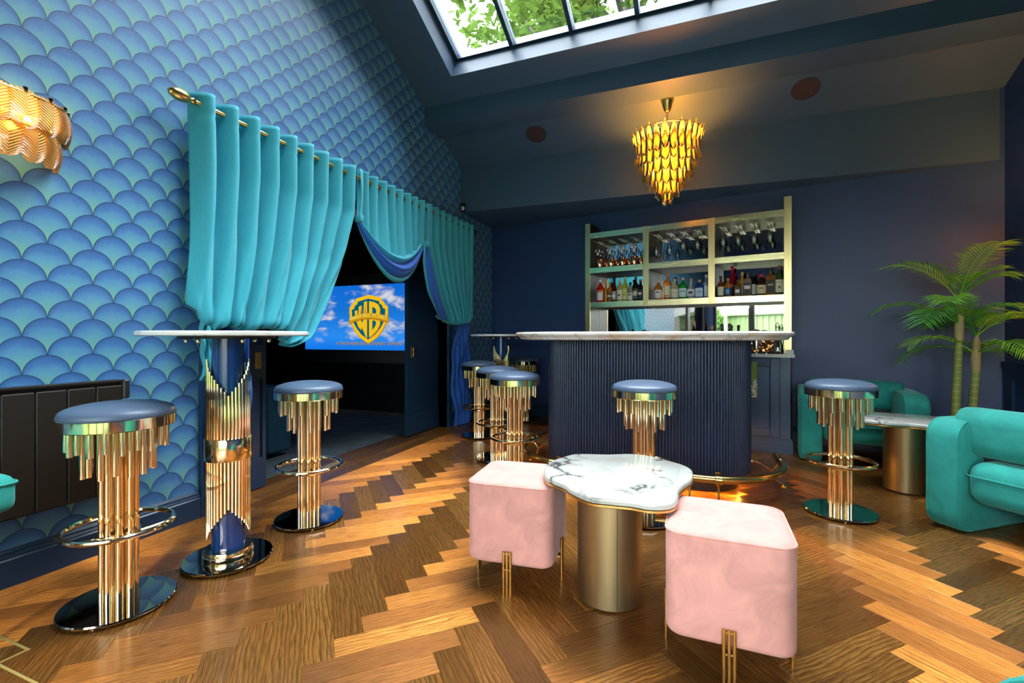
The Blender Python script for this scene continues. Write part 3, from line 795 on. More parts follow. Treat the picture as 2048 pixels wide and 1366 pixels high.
# middle swag
t = thing('curtain', 'teal swag between two ties with a blue lining crescent, middle of the rod', 'curtain', (0, 0, 0), 0, 'teal doorway curtains')
def sw_low(s): return 2.02 - .255 * max(0, math.sin(PI * s ** .92)) ** .9 - .03 * s
NM = 8
def mid_fn(s, v):
    zb = sw_low(s); z = ZT + (zb - ZT) * v
    y = 3.06 + .985 * s + .02 * math.sin(s * 20) * v
    A = .045 * (1 - .55 * v)
    return (XR + A * fold(s, NM, .25) + .05 * math.sin(PI * s) * v ** 1.5, y, z)
sheet('drape', M['curtain'], mid_fn, 220, 34, t)
def cres(s, v, za, zb_, bulge, ph, rip):
    z0, z1 = za(s), zb_(s); z = z0 + (z1 - z0) * v
    y = 3.06 + .985 * s
    return (XR + .045 * math.sin(PI * s) + bulge * math.sin(PI * v) * (.3 + .7 * math.sin(PI * s)) + rip * math.sin(v * 15 + 2 * s + ph) * math.sin(PI * s), y, z)
up = lambda s: sw_low(s) + .035
lo = lambda s: 2.0 - .44 * math.sin(PI * min(1, s * 1.0) ** .95) ** .8 - .02 * s - .04 * math.sin(PI * s)
mid2 = lambda s: sw_low(s) - .035 * math.sin(PI * s) + .002
sheet('hem_roll', M['curtain'], lambda s, v: cres(s, v, up, lambda q: mid2(q), .045, 0, .003), 90, 8, t)
lo1 = lambda s: sw_low(s) - .02 - .145 * max(0, math.sin(PI * s)) ** .6
lo2 = lambda s: lo1(s) - .045 * max(0, math.sin(PI * s)) ** 1.4 - .003
sheet('lining_crescent', M['lining'], lambda s, v: cres(s, v, mid2, lo1, .06, 1, .007), 90, 20, t, label='royal blue lining crescent')
sheet('lower_hem', M['curtain'], lambda s, v: cres(s, v, lo1, lo2, .025, 2, .003), 90, 6, t)
rings(t, 3.06, 4.045, NM)
for yy, zt_, zb_ in ((3.045, 2.395, 2.00), (4.045, 2.37, 1.975)):
    def strap(s, v, yy=yy, zt_=zt_, zb_=zb_): 
        z = zt_ + (zb_ - zt_) * v; return (XR + .062 + .010 * math.sin(v * 4), yy + (s - .5) * (.040 - .018 * math.sin(PI * v)), z)
    sheet('tie_strap', M['curtain'], strap, 4, 20, t)
    part('tie_knot', MB().rbox((XR + .01, yy - .022, zb_ - .03), (XR + .075, yy + .022, zb_ + .03), .012, 2), M['curtain'], t)
# right curtain
t = thing('curtain', 'teal curtain bloused over a blue tail at the right of the doorway', 'curtain', (0, 0, 0), 0, 'teal doorway curtains')
edgeL = [(1.2, 4.50), (1.28, 4.46), (1.45, 4.32), (1.65, 4.20), (1.98, 4.05), (2.41, 4.045)]
botr = [(0, 1.25), (.12, 1.22), (.3, 1.19), (.5, 1.185), (.7, 1.20), (.88, 1.215), (1, 1.26)]
def right_fn(s, v):
    zb = lerp_tab(botr, s); roll = 0
    if v < .88: q = v / .88; z = ZT + (zb + .03 - ZT) * q
    else: a = (v - .88) / .12 * PI * 1.1; z = zb + .03 - .035 * math.sin(a); roll = .04 * (1 - math.cos(a)); q = 1
    yl = lerp_tab(edgeL, z); y = yl + (5.135 - yl) * s
    gat = math.exp(-((z - 1.22) / .07) ** 2)
    return (XR + .042 * (1 - .4 * q) * fold(s, 8, .2) + .03 * q * math.sin(PI * s) - roll * 1.2 + .006 * gat * math.sin(s * 60), y, z)
sheet('drape', M['curtain'], right_fn, 220, 50, t)
eb0 = [(1.26, 4.36), (1.45, 4.18), (1.75, 4.05), (1.98, 4.02)]
def stripe(s, v):
    z = 1.985 + (1.235 - 1.985) * v; a = lerp_tab([(1.2, 4.38), (1.30, 4.27), (1.5, 4.12), (1.8, 4.03), (1.98, 4.03)], z); b = lerp_tab(edgeL, z) + .015
    return (XR + .035 + .03 * math.sin(PI * s) * math.sin(PI * min(1, v * 1.1)) + .006 * math.sin(s * 15 + v * 3), a + (b - a) * s, z)
sheet('lining_fold', M['lining'], stripe, 24, 40, t, label='royal blue lining turned out along the edge')
def stripe2(s, v):
    z = 1.985 + (1.27 - 1.985) * v; b = lerp_tab([(1.2, 4.38), (1.30, 4.27), (1.5, 4.12), (1.8, 4.03), (1.98, 4.03)], z); a = b - .04 * math.sin(PI * min(1, v * 1.05 + .02))
    return (XR + .03 + .015 * math.sin(PI * s), a + (b - a) * s, z)
sheet('edge_hem', M['curtain'], stripe2, 6, 30, t)
sheet('lining_tail', M['lining'], tail(4.74, 5.15, -2.62, 1.24, .004, 4, 1.4, .03), 70, 50, t, label='royal blue lining hanging to the floor')
rings(t, 4.05, 5.13, 8)

# --- motion sensor on the boxed beam
t = thing('motion_sensor', 'small white and black motion sensor at the left end of the ceiling beam', 'sensor', (-2.655, 5.085, 2.62))
part('housing', MB().rbox((-.03, -.035, -.055), (.03, .005, .055), .012, 2), M['black'], t)
part('lens', MB().lathe([(0, -.028), (.018, -.02), (.022, 0), (.018, .02), (0, .028)], 14), M['white'], t, 60, (.004, -.034, -.015))

# --- in-ceiling speakers
for x, y, lb in ((-1.63, 4.80, 'round ceiling speaker left of the chandelier'), (.885, 4.80, 'round ceiling speaker right of the chandelier')):
    t = thing('ceiling_speaker', lb, 'speaker', (x, y, ceil_z(y)), 0, 'round ceiling speakers')
    R_ = Matrix.Rotation(math.atan(-.453), 4, 'X')
    part('rim', MB().lathe([(.102, .001), (.102, -.005), (.112, -.005), (.114, .001)], 40).xf(R_), P('speaker_rim', (.035, .03, .045), .5), t)
    part('grille', MB().lathe([(0, -.004), (.102, -.004), (.102, .001), (0, .001)], 40).xf(R_), P('speaker_grille', (.055, .028, .035), .7), t)

# --- chandelier
CHX, CHY = -.27, 4.645
t = thing('chandelier', 'tiered amber glass petal chandelier hanging over the bar', 'chandelier', (CHX, CHY, 0))
cz = ceil_z(CHY)
part('canopy', MB().lathe([(0, cz + .03), (.060, cz + .03), (.062, cz - .03), (.052, cz - .055), (.034, cz - .12), (.020, cz - .14), (.010, cz - .145), (0, cz - .145)], 28), M['rail'], t)
z = cz - .15; k = 0
while z > 2.96:
    rx = [(0, .009*math.cos(a), z - .018 + .018*math.sin(a)) if k % 2 else (.009*math.cos(a), 0, z - .018 + .018*math.sin(a)) for a in [2*PI*j/10 for j in range(10)]]
    part('chain_link', MB().tube(rx, .0028, 5, True), M['rail'], t); z -= .029; k += 1
part('stem', MB().cyl((0, 0), .008, 2.45, 2.985, 8), M['rail'], t)
def petal_mesh(L_, W_):
    def fn(s, v):
        a = (s - .5) * 2; w_ = W_ * (math.sin(PI * min(1, .06 + v * .94)) ** .55) * (.55 + .45 * v) if v > .08 else W_ * .16
        w_ = W_ * .2 if v < .1 else W_ * (.2 + .8 * max(0., 1 - abs(2 * (v - .1) / .9 - 1) ** 2.2) ** .5) * (1 if v < .99 else .3)
        return (a * w_ / 2, .016 * a * a - .028 * math.sin(PI * v * .9), -L_ * v)
    mb = MB().grid(fn, 6, 16)
    me_ = mb.mesh('petal', M['amber'], 180); return me_
tiers = [(.318, 2.965, .265, .070, 28), (.285, 2.885, .262, .078, 24), (.245, 2.785, .255, .080, 20), (.185, 2.69, .25, .078, 16), (.125, 2.595, .24, .076, 11), (.060, 2.51, .22, .078, 6)]
for r_, zt, L_, W_, n_ in tiers:
    me_ = petal_mesh(L_, W_)
    part('tier_ring', MB().tube([((r_ - .01)*math.cos(2*PI*k/40), (r_ - .01)*math.sin(2*PI*k/40), zt - .012) for k in range(40)], .004, 6, True), M['rail'], t)
    for k in range(n_):
        a = 2*PI*(k + .3 * (n_ % 2))/n_
        o = link('petal', me_, t, (r_*math.cos(a), r_*math.sin(a), zt + (.018 if k % 2 else 0)), (-.09, 0, a - PI / 2))
for k in range(5):
    a = 2*PI*k/5 + .4; x_, y_, z_ = .10*math.cos(a), .10*math.sin(a), 2.72
    part('bulb', MB().lathe([(0, -.03), (.014, -.02), (.018, 0), (.012, .025), (0, .04)], 10), M['bulb'], t, 60, (x_, y_, z_))
lamp('chandelier_light', (CHX, CHY, 2.76), 85, (1.0, .31, .035), .10)
lamp('chandelier_light', (CHX, CHY, 2.45), 20, (1.0, .31, .035), .04)

# --- wall sconces of moulded glass leaves
def leaf_mesh(L_, W_):
    def fn(s, v):
        a = (s - .5) * 2; w_ = W_ * max(.0, 1 - abs(2 * (.16 + .835 * v) - 1) ** 2.8) ** .5
        return (a * w_ / 2, (.018 * a * a - .016 * math.sin(PI * v)), -L_ * v)
    me_ = MB().grid(fn, 10, 20).mesh('glass_leaf', M['leafglass'], 180)
    ul = me_.uv_layers.new(name='UVMap')
    idx = [(i / 10, j / 20) for j in range(21) for i in range(11)]
    for lp in me_.loops: ul.data[lp.index].uv = idx[lp.vertex_index]
    return me_
LEAF = leaf_mesh(.160, .114)
def sconce(label, loc, rz, watts):
    t = thing('wall_sconce', label, 'wall light', loc, rz, 'leaf glass wall sconces')    # wall plane is local y = 0, room towards -y
    part('back_plate', MB().rbox((-.16, -.02, -.02), (.16, 0, .10), .008, 2), M['rail'], t)
    A, B = .245, .155
    fr = [(A*math.cos(a), -.012 - B*math.sin(a), .135) for a in [PI*j/24 for j in range(25)]]
    part('frame_rail', MB().tube(fr, .005, 6), M['rail'], t); part('frame_rail', MB().tube([(x, y * .82, z - .12) for x, y, z in fr], .005, 6), M['rail'], t)
    for n_, sc, z_, off in ((8, 1.0, .15, 0), (7, .86, .03, .5)):
        for k in range(n_):
            a = PI * (k + .5 + (off - .0) * .0) / n_
            x_, y_ = A * sc * math.cos(a), -.012 - B * sc * math.sin(a)
            ang = math.atan2(A * math.sin(a), B * math.cos(a))      # outward normal of the ellipse
            o = link('glass_leaf', LEAF, t, (x_, y_, z_), (0, 0, -ang - PI / 2 + PI))
            part('leaf_clip', MB().lathe([(0, -.008), (.008, -.006), (.009, .006), (.004, .012), (0, .016)], 8), M['chrome'], t, loc=(x_, y_, z_))
    for x_ in (-.09, 0.09):
        part('bulb', MB().lathe([(0, -.02), (.011, -.014), (.014, 0), (.010, .02), (0, .03)], 10), M['bulb'], t, 60, (x_, -.075, .045))
    o = lamp('sconce_light', (0, -.08, .06), watts, (1.0, .40, .09), .06); o.parent = t
    return t
sconce('smoky glass leaf wall sconce glowing amber on the scalloped wallpaper', (-2.70, .985, 1.905), PI / 2, 4.0)
sconce('smoky glass leaf wall sconce on the right wall above the palm', (2.35, 4.22, 1.80), -PI / 2, 42.0)

# --- the bar
BX0, BX1, BY0, BY1, BR = -1.122, .345, 3.34, 4.0, .329
def bout(off, z, n=14): return [(x, y, z) for x, y in arc_outline(BX0 - off, BX1 + off, BY0 - off, BY1 + off, BR + off, n)]
t = thing('bar_counter', 'curved navy fluted bar with thick white and amber onyx top', 'bar', (0, 0, 0))
part('plinth', MB().loft([bout(-.085, 0), bout(-.085, .12)]), M['black'], t)
part('carcass', MB().loft([bout(-.012, .118), bout(-.012, 1.026)]), M['cab'], t)
pts = arc_outline(BX0, BX1, BY0, BY1, BR, 24)
P2 = [Vector(p) for p in pts]; per = [0]
for a, b in zip(P2, P2[1:] + P2[:1]): per.append(per[-1] + (b - a).length)
NF = int(per[-1] / .0205); mb = MB()
def along(s):
    s %= per[-1]
    for i in range(len(P2)):
        if per[i + 1] >= s:
            a, b = P2[i], P2[(i + 1) % len(P2)]; d = (b - a); l_ = d.length
            return (a + d * ((s - per[i]) / l_) if l_ > 1e-9 else a), (d / l_ if l_ > 1e-9 else Vector((1, 0)))
for k in range(NF):
    p, d = along(per[-1] * (k + .5) / NF); nrm = Vector((d.y, -d.x)); w_ = per[-1] / NF * .46
    base = p - nrm * .012
    prof = [(-w_, 0), (-w_, .006), (-w_*.7, .0105), (0, .013), (w_*.7, .0105), (w_, .006), (w_, 0)]
    mb.loft([[(base.x + d.x*a + nrm.x*b, base.y + d.y*a + nrm.y*b, z) for a, b in prof] for z in (.115, 1.026)], True)
o = part('fluting', mb, P('navy_fluted_front', (.022, .036, .080), .30), t, 50); o['kind'] = 'stuff'
part('led_strip', MB().loft([bout(-.080, .100), bout(-.068, .100), bout(-.068, .110), bout(-.080, .110)]), M['led'], t, None, label='warm glowing light strip under the fluted front')
part('bar_top', MB().loft([bout(.16, 1.024), bout(.205, 1.024), bout(.225, 1.030), bout(.232, 1.042), bout(.250, 1.050), bout(.262, 1.060), bout(.264, 1.072), bout(.256, 1.081), bout(.246, 1.083)]), M['onyx'], t, 40, label='thick onyx slab with ogee edge')
part('catch', MB().rbox((.335, 3.83, .885), (.352, 3.86, 1.0), .003, 1).rbox((.348, 3.835, .90), (.362, 3.85, .925), .003, 1).rbox((.348, 3.835, .955), (.362, 3.85, .98), .003, 1), M['rail'], t, label='brass flap hinge')
# foot rail
t = thing('foot_rail', 'curved brass foot rail on little splayed legs around the bar', 'foot rail', (0, 0, 0))
ro = arc_outline(BX0 - .19, BX1 + .19, BY0 - .19, BY1 + .30, BR + .17, 16)
i0 = max(range(len(ro)), key=lambda i: ro[i][1] - 3 * abs(ro[i][0] - (BX0 - .19)))
fr = [(x, y, .165) for x, y in ro]
right = [(BX1 + .19, 3.93, .165)]; left = [(BX0 - .19, 4.10, .165)]
cornerR = [(x, y, .165) for x, y in ro[:17]]; cornerL = [(x, y, .165) for x, y in ro[51:68]]
path = left + cornerL + cornerR + right
part('rail', MB().tube(path, .0235, 14), M['rail'], t, 40)
for e_ in (path[0], path[-1]): part('rail_end', MB().lathe([(0, -.027), (.018, -.022), (.027, 0), (.018, .022), (0, .027)], 14), M['rail'], t, 60, e_)
def bracket(px, py, dx, dy):                 # (dx, dy) points from rail to bar
    c = (px, py, .165); L_ = .165
    part('rail_collar', MB().lathe([(.0245, -.022), (.0285, -.018), (.0285, .018), (.0245, .022)], 16).xf(Matrix.Rotation(PI / 2, 4, 'X' if abs(dx) > abs(dy) else 'Y')), M['rail'], t, loc=c)
    mb = MB().tube([(px + dx*.01, py + dy*.01, .15), (px + dx*.05, py + dy*.05, .10), (px + dx*.03, py + dy*.03, .04), (px - dx*.03, py - dy*.03, .005)], [.008, .007, .006, .007], 8)
    mb.tube([(px + dx*.05, py + dy*.05, .10), (px + dx*.12, py + dy*.12, .145), (px + dx*(L_ + .01), py + dy*(L_ + .01), .165)], [.007, .006, .007], 8)
    part('rail_leg', mb, M['rail'], t)
    part('foot', MB().lathe([(0, 0), (.022, 0), (.022, .006), (.010, .012), (0, .012)], 14), M['rail'], t, loc=(px - dx*.03, py - dy*.03, 0))
    part('wall_rose', MB().lathe([(0, -.012), (.020, -.01), (.018, .004), (0, .006)], 12), M['rail'], t, loc=(px + dx*(L_ + .012), py + dy*(L_ + .012), .165))
for b_ in ((-.95, 3.15, 0, 1), (-.05, 3.15, 0, 1), (.12, 3.15, 0, 1), (BX1 + .19, 3.75, -1, 0), (BX0 - .19, 3.78, 1, 0)): bracket(*b_)

# --- back bar: cabinet, worktop, mirror, shelf unit (all square to the back wall)
def at_px(px, d):                              # s along the back wall of what stands d out from it at photo column px
    k = (px - 1024) / 935.0; rx, ry = k * CT - ST, k * ST + CT
    bx, by = -2.70 + nx * d, 6.03 + ny * d
    den = ux * ry - uy * rx
    return (by * rx - bx * ry) / den
S1 = at_px(1590, .625) - .015                                    # right end along the wall
S0 = 1.30
def wbox(mb, s0, s1, d0, d1, z0, z1):
    v = [bw(s, d, z) for z in (z0, z1) for s, d in ((s0, d0), (s1, d0), (s1, d1), (s0, d1))]
    return mb.add(v, [(3,2,1,0),(4,5,6,7),(0,1,5,4),(1,2,6,5),(2,3,7,6),(3,0,4,7)])
t = thing('back_bar_cabinet', 'navy panelled cabinet run along the wall behind the bar', 'cabinet', (0, 0, 0))
part('carcass', wbox(MB(), S0, S1 - .02, .005, .58, .0, .862), M['cab'], t, None)
mb = MB(); wbox(mb, S0, S1, .58, .60, 0, .10); wbox(mb, S0, S1 - .004, .58, .594, .10, .118); wbox(mb, S0, S1 - .01, .58, .588, .118, .135); part('plinth', mb, M['cab'], t, None)
mb = MB(); wbox(mb, S1 - .095, S1 - .02, .58, .594, .135, .862); part('end_stile', mb, M['cab'], t, None)
nd = 4; dw = (S1 - .100 - S0) / nd
for k in range(nd):
    a = S0 + dw * k + .003; b = a + dw - .006; st = .075
    mb = MB(); wbox(mb, a, a + st, .58, .60, .14, .855); wbox(mb, b - st, b, .58, .60, .14, .855); wbox(mb, a + st, b - st, .58, .60, .14, .14 + st); wbox(mb, a + st, b - st, .58, .60, .855 - st, .855)
    d_ = part('door', mb, M['cab'], t, None); bv = d_.modifiers.new('eased_edges', 'BEVEL'); bv.width = .004; bv.segments = 2; bv.limit_method = 'ANGLE'
    part('door_panel', wbox(MB(), a + st, b - st, .575, .582, .14 + st, .855 - st), M['cab'], d_, None)
    mb = MB(); i0_, i1_, z0_, z1_ = a + st, b - st, .14 + st, .855 - st
    mb.tube([bw(i0_ + .004, .586, z0_ + .004), bw(i1_ - .004, .586, z0_ + .004), bw(i1_ - .004, .586, z1_ - .004), bw(i0_ + .004, .586, z1_ - .004)], .0055, 6, True); part('bead_moulding', mb, M['cab'], d_, 40)
    mb = MB(); wbox(mb, a + .03, b - .10, .615, .625, .795, .805); wbox(mb, a + .04, a + .05, .60, .62, .795, .805); wbox(mb, b - .12, b - .11, .60, .62, .795, .805); part('handle', mb, M['black'], d_, None)
t = thing('worktop', 'white stone worktop on the cabinet behind the bar', 'worktop', (0, 0, 0))
part('slab', wbox(MB(), S0 - .01, S1 + .015, .004, .625, .862, .892), M['marble_w'], t, None)
part('upstand', wbox(MB(), S1 - .055, S1 + .004, .31, .56, .892, .93), M['marble_w'], t, None)
tag(part('wall_mirror', wbox(MB(), 1.58, S1 - .03, .002, .012, .90, 2.24), M['mirror'], None, None), 'bronzed mirror covering the wall behind the bottle shelves', 'mirror')
# shelf unit; uprights at s0..s1
t = thing('shelf_unit', 'tall brushed brass shelf unit with three bays of bottles and glasses', 'shelf', (0, 0, 0))
UW, D0, D1 = .062, .014, .30
US = [at_px(p_, .30) for p_ in (1170.5, 1286, 1416.5, 1568)]              # left edges of the uprights
for i, s in enumerate(US):
    z0, z1 = (.893, 2.375) if i in (0, 3) else (1.385, 2.262)
    zt = z1 if i != 3 else 2.375
    u_ = part('upright', wbox(MB(), s, s + UW, D0, D1 - .006, z0, zt), M['smoke'], t, None)
    part('brass_face', wbox(MB(), s, s + UW, D1 - .006, D1 + (.004 if i in (0, 3) else .002), z0, zt), M['brass'], u_, None)
SH = [(1.387, 1.450), (1.790, 1.852), (2.198, 2.260)]
for i in range(3):
    for z0, z1 in SH:
        o = part('shelf_board', wbox(MB(), US[i] + UW, US[i + 1], D0, D1 - .004, z0 + .003, z1 - .003), M['smoke'], t, None)
        part('shelf_edge', wbox(MB(), US[i] + UW, US[i + 1], D1 - .004, D1, z0, z1), M['brass_h'], t, None)
# wire glass rails under the top shelf
railm = P('bronze_wire', (.45, .34, .20), .25, 1.0)
RAILS = []
for i in range(3):
    a = US[i] + UW; wd = US[i + 1] - a
    for k in range(4):
        c = a + wd * (k + .62) / 4.35 - .02; RAILS.append((i, k, c))
        mb = MB()
        for q in (-1, 1):
            mb.tube([bw(c + q * .034, .27, 2.197), bw(c + q * .034, .27, 2.165), bw(c + q * .016, .268, 2.163), bw(c + q * .016, .05, 2.163), bw(c + q * .034, .05, 2.165), bw(c + q * .034, .05, 2.197)], .0028, 5)
        part('glass_rail', mb, railm, t)

# --- hanging glasses
def goblet(R_, HB, stem, foot=.034):          # upside-down: foot at 0, bowl below
    prof = [(0, .0), (foot, -.001), (foot, -.004), (.006, -.009), (.0042, -.02), (.0042, -.009 - stem)]
    for q in range(1, 9):
        v = q / 8; prof.append((R_ * (math.sin(min(1, v * 1.35) * PI / 2) ** .75) * (1 - .22 * max(0, v - .6) / .4), -.009 - stem - HB * v))
    return MB().lathe(prof, 18).mesh('goblet', M['glass'], 60)
GL = {'balloon': goblet(.044, .085, .075), 'flute': goblet(.029, .135, .085), 'wine': goblet(.037, .105, .075)}
grp = {0: 'balloon', 1: 'flute', 2: 'wine'}
ordn = ['first', 'second', 'third', 'fourth']; bayn = ['left', 'middle', 'right']
kindlab = {'balloon': 'balloon glass', 'flute': 'flute glass', 'wine': 'wine glass'}
for i, k, c in RAILS:
    kind = grp[i] if not (i == 1 and k >= 2) else 'wine'
    for q, d in enumerate((.235, .15)):
        o = link('hanging_glass', GL[kind], None, bw(c, d, 2.1695), (0, 0, random.random()))
        tag(o, f'upside-down {kindlab[kind]}, {"front" if q == 0 else "rear"} of the {ordn[k]} rail in the {bayn[i]} bay', 'glass', 'glasses hanging in the shelf unit')
# --- copper mugs on the middle shelf, left bay
MUG = MB().lathe([(0, .0), (.030, .0), (.036, .012), (.039, .035), (.036, .062), (.033, .075), (.031, .075), (.034, .06), (.036, .035), (.033, .014), (0, .008)], 20).mesh('mug_body', M['copper'], 60)
HND = MB().tube([(.034, 0, .062), (.058, 0, .060), (.064, 0, .042), (.055, 0, .022), (.037, 0, .018)], .004, 6).mesh('handle', M['copper'], 60)
a0 = US[0] + UW; wd = US[1] - a0
for q, d in enumerate((.235, .12)):
    for k in range(4):
        t = thing('copper_mug', f'hammered copper mug, {ordn[k]} of the {"front" if q == 0 else "rear"} row in the left bay', 'mug', bw(a0 + .095 + k * .137 + q * .045, d, 1.852 - .003), BWA - .35, 'copper mugs')
        link('mug_body', MUG, t, scale=(1.3, 1.3, 1.35)); link('handle', HND, t, scale=(1.3, 1.3, 1.35))

# --- bottles
LIQ = {}
def liq(name, col, tr=.35):
    if name not in LIQ:
        m = P('bottle_' + name, col, .06, 0, Transmission_Weight=tr, IOR=1.2, Coat_Weight=.4); LIQ[name] = m
    return LIQ[name]
LABM = {}
def labm(col):
    if col not in LABM: LABM[col] = P('paper_label', col, .6)
    return LABM[col]
def bottle(label, s, d, z, h, r, shape, lname, lcol, capcol, labcol, mark=None, tr=.35, neck=None, text=None):
    t = thing('bottle', label, 'bottle', bw(s, d, z), BWA, 'bottles behind the bar')
    sh = {'tall': .62, 'squat': .60, 'long': .52, 'square': .66, 'round': .55}[shape]; nr = neck or .0125
    if shape == 'square':
        mb = MB(); loops = []
        for f, zz in ((.92, 0), (1, .004), (1, h*sh), (.7, h*(sh + .07)), (.36, h*(sh + .10))): loops.append([(x, y, zz) for x, y in arc_outline(-r*f, r*f, -r*f*.8, r*f*.8, r*f*.25, 3)])
        mb.loft(loops); mb.lathe([(nr, h*(sh + .09)), (nr, h*.9), (nr*1.2, h*.9), (nr*1.2, h*.93)], 16); fd = r * .8
    elif shape == 'round':
        mb = MB().lathe([(0, 0), (r*.7, 0), (r*.95, h*.12), (r, h*.3), (r*.85, h*.48), (r*.45, h*.6), (nr, h*.68), (nr, h*.9)], 24); fd = r
    else:
        mb = MB().lathe([(0, 0), (r*.93, 0), (r, h*.02), (r, h*sh), (r*.9, h*(sh+.06)), (r*.5, h*(sh+.13)), (nr, h*(sh+.2)), (nr, h*.9)], 24); fd = r
    part('glass_body', mb, liq(lname, lcol, tr), t, 60)
    part('cap', MB().lathe([(0, h*.87), (nr*1.25, h*.87), (nr*1.25, h*.985), (nr*1.0, h), (0, h)], 14), P('bottle_cap', capcol, .35), t)
    if labcol:
        z0, z1 = h*.10, h*(sh - .10)
        if shape == 'round': z0, z1 = h*.14, h*.46
        if shape == 'square': lm = MB().box((-r*.8, -fd - .0012, z0), (r*.8, -fd - .0002, z1))
        else:
            lm = MB(); N_ = 10; rr = fd + .0012
            v = [(rr*math.sin(a), -rr*math.cos(a), zz) for zz in (z0, z1) for a in [-1.15 + 2.3*j/N_ for j in range(N_ + 1)]]
            lm.add(v, [(j, j+1, N_+2+j, N_+1+j) for j in range(N_)])
            if shape == 'round': lm.xf(Matrix.Scale(1, 4))
        l_ = part('paper_label', lm, labm(labcol), t, 60)
        if mark:
            mc, f0, f1, wdt = mark; zz0, zz1 = z0 + (z1 - z0)*f0, z0 + (z1 - z0)*f1
            mm = MB(); N_ = 6; rr = fd + .0022
            if shape == 'square': mm.box((-r*wdt, -fd - .0022, zz0), (r*wdt, -fd - .0012, zz1))
            else: mm.add([(rr*math.sin(a), -rr*math.cos(a), q) for q in (zz0, zz1) for a in [(-1 + 2*j/N_)*wdt for j in range(N_ + 1)]], [(j, j+1, N_+2+j, N_+1+j) for j in range(N_)])
            part('label_print', mm, labm(mc), l_, 60)
        if text:
            tx, tcol, tz, sz = text
            link('lettering', text_mesh(tx, sz, labm(tcol), 0, .8), l_, (0, -fd - .0032, z0 + (z1 - z0)*tz), (PI / 2, 0, 0))
    return t
ZS = 1.4475; CRM, WHT, BLK = (.72, .66, .46), (.78, .77, .74), (.02, .02, .022)
AMB, BRN, DRK = (.55, .20, .03), (.16, .05, .012), (.012, .014, .010)
